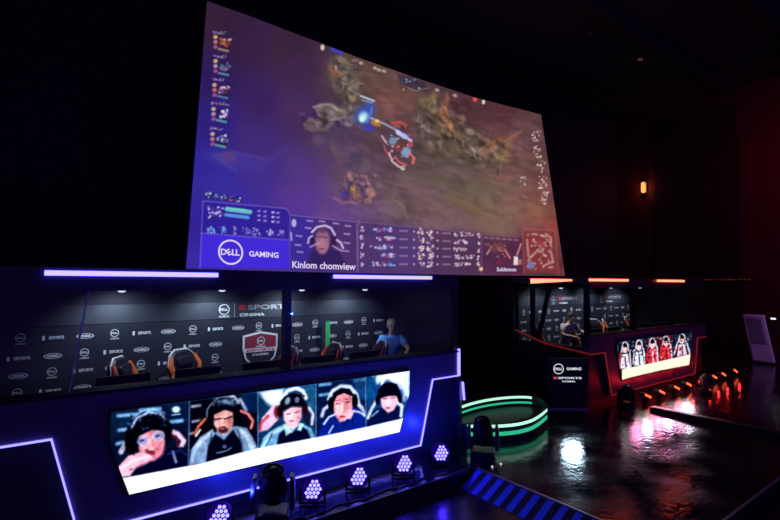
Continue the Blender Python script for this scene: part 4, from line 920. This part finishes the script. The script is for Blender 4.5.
mh = thing('moving_head_light', 'large dark moving head light standing between the blue uplights', 'stage light')
MB().rbox(-.17, .17, -.14, .14, 0, .12, .03).build('base', 'black', mh, bevel=.01)
for s in (-1, 1):
    b = MB(); b.prism([(-.0, .12), (.05, .12), (.05, .4), (.03, .46), (-.0, .46)], -.07, .07, Matrix.Translation((.17 if s > 0 else -.17, 0, 0)) @ Matrix.Diagonal((s, 1, 1, 1))); b.build('yoke_arm', 'dpanel', mh, bevel=.01)
Th = Matrix.Translation((0, 0, .36)) @ Matrix.Rotation(.45, 4, 'X')
MB().lathe([(.08, -.17), (.125, -.15), (.14, -.06), (.14, .05), (.12, .12), (.11, .19), (.1, .195), (.095, .18)], Th, 28).build('lamp_head', 'black', mh, smooth=True)
MB().lathe([(.094, .178), (.06, .19), (.01, .195)], Th, 24).build('front_lens', 'sbg', mh, smooth=True)
b = MB(); b.tube([(-.06, -.1, .5), (0, -.12, .53), (.06, -.1, .5)], .012, 8) if False else b.box(-.08, .08, -.143, -.14, .03, .09); b.build('control_panel', 'sbg', mh)
mh.location = (2.33, 5.42, 0); mh.rotation_euler = (0, 0, -.5); mh.scale = (1.15,)*3
o = dup(mh, (5.86, 5.36, 0), -.9, 'dark moving head light at the right corner of the blue booth'); 
o2 = dup(mh, (13.9, 5.1, 0), .4, 'dark moving head light on the stage before the red lamps'); o2.scale = (.9,)*3
o3 = dup(mh, (10.9, 5.62, 0), -.3, 'dark moving head light at the left corner of the red booth'); o3.scale = (.9,)*3
for (px, py, Y, lb) in [(480, 462.5, 5.2, 'tiny painted glint on the stage, left of a pair'), (488.5, 460.5, 5.2, 'tiny painted glint on the stage, right of a pair')]:
    q = at(px, py, 5.25); o = MB().lathe([(.012, 0), (.016, .006), (.016, .02), (.006, .03)]).build('painted_glint', 'glint', smooth=True)  # glowing dot put in for a small white glint
    o.location = (q.x, 5.0, 0); tag(o, lb, 'indicator light', 'painted glints by the moving head')

# cable along the lamps
cv = MB(); P_ = []
for k in range(60):
    x = -.5+k*.1; P_.append((x, 5.27+.03*math.sin(k*.9)+.02*math.sin(k*2.3), .012))
tag(cv.tube(P_, .01, 6).build('power_cable', 'black', smooth=True), 'black power cable running along the stage edge past the blue uplights', 'cable')

# ============================================================ ROUND PODIUM
ctrl = [(6.05, 6.2), (6.2, 6.03), (6.43, 5.83), (6.83, 5.63), (7.2, 5.57), (7.6, 5.63), (8.25, 5.86), (8.65, 6.08), (8.93, 6.42), (8.94, 6.73), (8.7, 6.95), (8.3, 7.11), (7.8, 7.19), (7.22, 7.15), (6.6, 6.95), (6.15, 6.6)]
def cr(P, n=6):
    out = []; N = len(P)
    for i in range(N):
        p0, p1, p2, p3 = [Vector(P[(i+k-1) % N]) for k in range(4)]
        for j in range(n):
            t = j/n; out.append(.5*((2*p1)+(p2-p0)*t+(2*p0-5*p1+4*p2-p3)*t*t+(3*p1-p0-3*p2+p3)*t**3))
    return out
loop = cr(ctrl); cen = Vector((7.5, 6.4))
pod = thing('round_podium', 'low round black podium ringed with mint green light between the booths', 'podium', (7.5, 6.4, 0))
L2 = [(v-cen) for v in loop]; inn = [v*(1-.09/v.length) for v in L2]
MB().slab([tuple(v) for v in inn], 0, .1).build('podium_deck', 'dpanel', pod)
r_ = MB(); n = len(L2)
for i, v in enumerate(L2):
    for q_, z in ((v, 0), (v, .31), (inn[i], .31), (inn[i], 0)): r_.v.append((q_.x, q_.y, z))
for i in range(n):
    A_ = 4*i; B_ = 4*((i+1) % n)
    for k in range(4): r_.f.append((A_+k, B_+k, B_+(k+1) % 4, A_+(k+1) % 4))
r_.build('podium_rim', 'dpanel', pod)
fr = L2[1*6:6*6+1]; bk_ = L2[9*6-1:15*6]
def strip(pts_, z, s, h, m, d=.012):
    b = MB(); b.bar([(v.x*(1+s/v.length), v.y*(1+s/v.length), z) for v in pts_], d, h); return b.build('light_ring_and_reflection', m, pod)
strip(fr, .285, .012, .05, 'mint'); strip(fr, .15, .012, .065, 'mint_reflection_glow')  # lower green strips glow in place of the mint ring's reflection
strip(bk_, .285, -.103, .05, 'mint'); strip(bk_, .17, -.103, .04, 'mint_reflection_glow')

# ============================================================ FLOOR SIGN
sa = math.atan2(6.03-6.53, 9.98-9.33)
sg = thing('floor_sign', 'black lit sign on a dark stand by the corner of the red booth', 'sign', (9.62, 6.29, 0), sa)
MB().rbox(-.44, .44, -.05, .05, .0, .03, .01).build('stand_foot', 'steel', sg)
MB().box(-.38, .38, -.02, .04, .06, .5).build('stand_panel', 'matte', sg)
MB().rbox(-.47, .47, -.05, .02, .5, 1.13, .012).build('display_casing', 'dpanel', sg)
MB().box(-.45, .45, -.053, -.049, .52, 1.11).build('display_glass', 'sbg', sg)
t = MB(); dell_mark(t, lambda u, v: (-.2+u, -.056, .9+v), .115); write(t, 'GAMING', lambda u, v: (.14+u, -.056, .905+v), .06, .33, .03); t.build('sign_lettering', 'sw', sg)
t = MB(); write(t, 'E', lambda u, v: (-.27+u, -.056, .70+v), .045, .08, .03); write(t, 'SPORTS', lambda u, v: (-.13+u*.3, -.056, .70+v), .045, .3, .03) if False else None; t.build('sign_lettering', 'sr', sg)['label'] = 'red capital letter'
t = MB(); write(t, 'SPORTS', lambda u, v: (.05+u, -.056, .70+v), .045, .52, .03); write(t, 'CINEMA', lambda u, v: (.02+u, -.056, .625+v), .035, .3, .02); t.build('sign_lettering', 'sw', sg)

# ============================================================ RIGHT HAND SIDE OF THE HALL
ap = tag(MB().box(WX-.12, WX-.001, 7.3, 10.75, 3.3, 10.6).build('acoustic_panel', 'navy', bevel=.02), 'tall dark navy wall panel on the dark red wall beside the lamp', 'wall panel')
sc_ = thing('wall_sconce', 'small warm glowing lamp high on the right wall', 'wall lamp', (WX-.06, 11.23, 7.53))
MB().box(-.02, .06, -.1, .1, -.25, .25).build('back_plate', 'metal', sc_)
MB().lathe([(.05, -.26), (.09, -.2), (.1, 0), (.09, .2), (.05, .26)], Matrix.Translation((-.12, 0, 0)), 20).build('lamp_shade', 'warm', sc_, smooth=True)
lamp('POINT', (WX-.4, 11.2, 7.5), 7, (1, .2, .1), .02, name='sconce_glow')
d1 = struct(MB().box(WX-.05, WX-.001, 7.3, 8.9, -.0, 2.75).build('door_1', 'navy'))
for a_, b_, z0, z1 in ((7.2, 7.3, 0, 2.85), (8.9, 9.0, 0, 2.85), (7.2, 9.0, 2.75, 2.85)):
    MB().box(WX-.08, WX-.002, a_, b_, z0, z1).build('door_frame', 'hall', d1)
rs = thing('light_strip', 'dim red broken light strip above the doorway on the far right', 'light strip', (WX-.08, 7.9, 3.0))
b = MB(); b.box(0, .08, -.95, 1.05, -.05, .05); b.build('strip_casing', 'black', rs)
b = MB()
for k in range(14):
    y = -.9+k*.14; b.box(-.006, 0, y, y+rnd.uniform(.03, .11), -.02+rnd.uniform(-.01, .01), .02)
b.build('lit_segments', 'ledreddim', rs)
kq = (20.75, 5.5, 0)
kk = thing('kiosk_cabinet', 'pale lilac slanted cabinet with a black front at the right edge of the stage', 'cabinet', kq, 0)
Tk = Matrix(((1, 0, 0, 0), (0, 1, .17, 0), (0, 0, 1, 0), (0, 0, 0, 1)))     # leans back
def sl(x0, x1, y0, y1, z0, z1): return MB().box(x0, x1, y0, y1, z0, z1, Tk)
sl(-.12, .05, -.12, .55, .06, 1.72).build('side_shell', 'kiosk', kk, bevel=.05)
sl(-.14, -.11, .0, .42, .72, 1.6).build('side_recess', 'kioskd', kk, bevel=.01)
sl(-.08, .9, -.95, .45, .06, 1.66).build('cabinet_body', 'black', kk, bevel=.03)
MB().box(-.1, -.07, -.42, -.28, 1.58, 1.64, Tk).build('status_lamp', 'indicator', kk)
MB().box(.0, .85, -.8, .4, 0, .06).build('plinth', 'black', kk)

# small ceiling fittings
for px, py, lb in [(589, 33, 'small dark spotlight on the ceiling, left of two'), (640, 57, 'small dark spotlight on the ceiling, right of two')]:
    d = ray(px, py); k = (CZ-.3-EYE)/d[2]; th = thing('ceiling_spotlight', lb, 'ceiling light', (d[0]*k, d[1]*k, CZ), 0, 'ceiling spotlights')
    MB().lathe([(.02, -.15), (.02, 0)], None, 10).build('stem', 'metal', th)
    MB().lathe([(.1, -.4), (.11, -.38), (.09, -.17), (.04, -.14)], None, 20).build('spot_can', 'metal', th, smooth=True)

# ============================================================ LIGHT
w = bpy.data.worlds.new('world'); sc.world = w; w.use_nodes = True
bg = w.node_tree.nodes['Background']; bg.inputs['Color'].default_value = (.035, .014, .16, 1); bg.inputs['Strength'].default_value = 1.5
# unseen lamps: spots added for floor reflections, then wall, kiosk and ramp washes
lamp('SPOT', (9.44, 6.06, .85), 30, (.58, .8, 1), .21, (7.2, 4.5, 0), 46, .5, 'added_sign_glow')  # unseen spot added before the sign to brighten its floor reflection
for x, c, e_ in ((11.8, (1, .22, .5), 16), (12.35, (.8, .6, 1), 22), (12.95, (1, .2, .45), 20), (13.5, (.95, .5, 1), 28), (14.1, (1, .3, .6), 22), (14.7, (.9, .8, 1), 34)):
    lamp('SPOT', (x, 5.84, .78), e_*.62, c, .11, (x*.75, 5.84*.75, 0), 34, .6, 'added_video_glow')  # unseen spots added before the display to brighten its reflection on the stage
lamp('AREA', (20, 3, 9), 85, (1, .03, .16), 2.0, (24, 5, 3), name='red_wall_wash')
lamp('SPOT', (18.5, 1.5, 6), 280, (.7, .5, 1), .02, (20.7, 5.4, .8), 24, .9, 'added_kiosk_spot')  # unseen spot added to brighten the lilac cabinet
lamp('POINT', (4.0, 3.6, 2.2), 14, (.02, .08, 1), .02, name='added_ramp_wash')  # unseen blue lamp added to brighten the ramp stripes
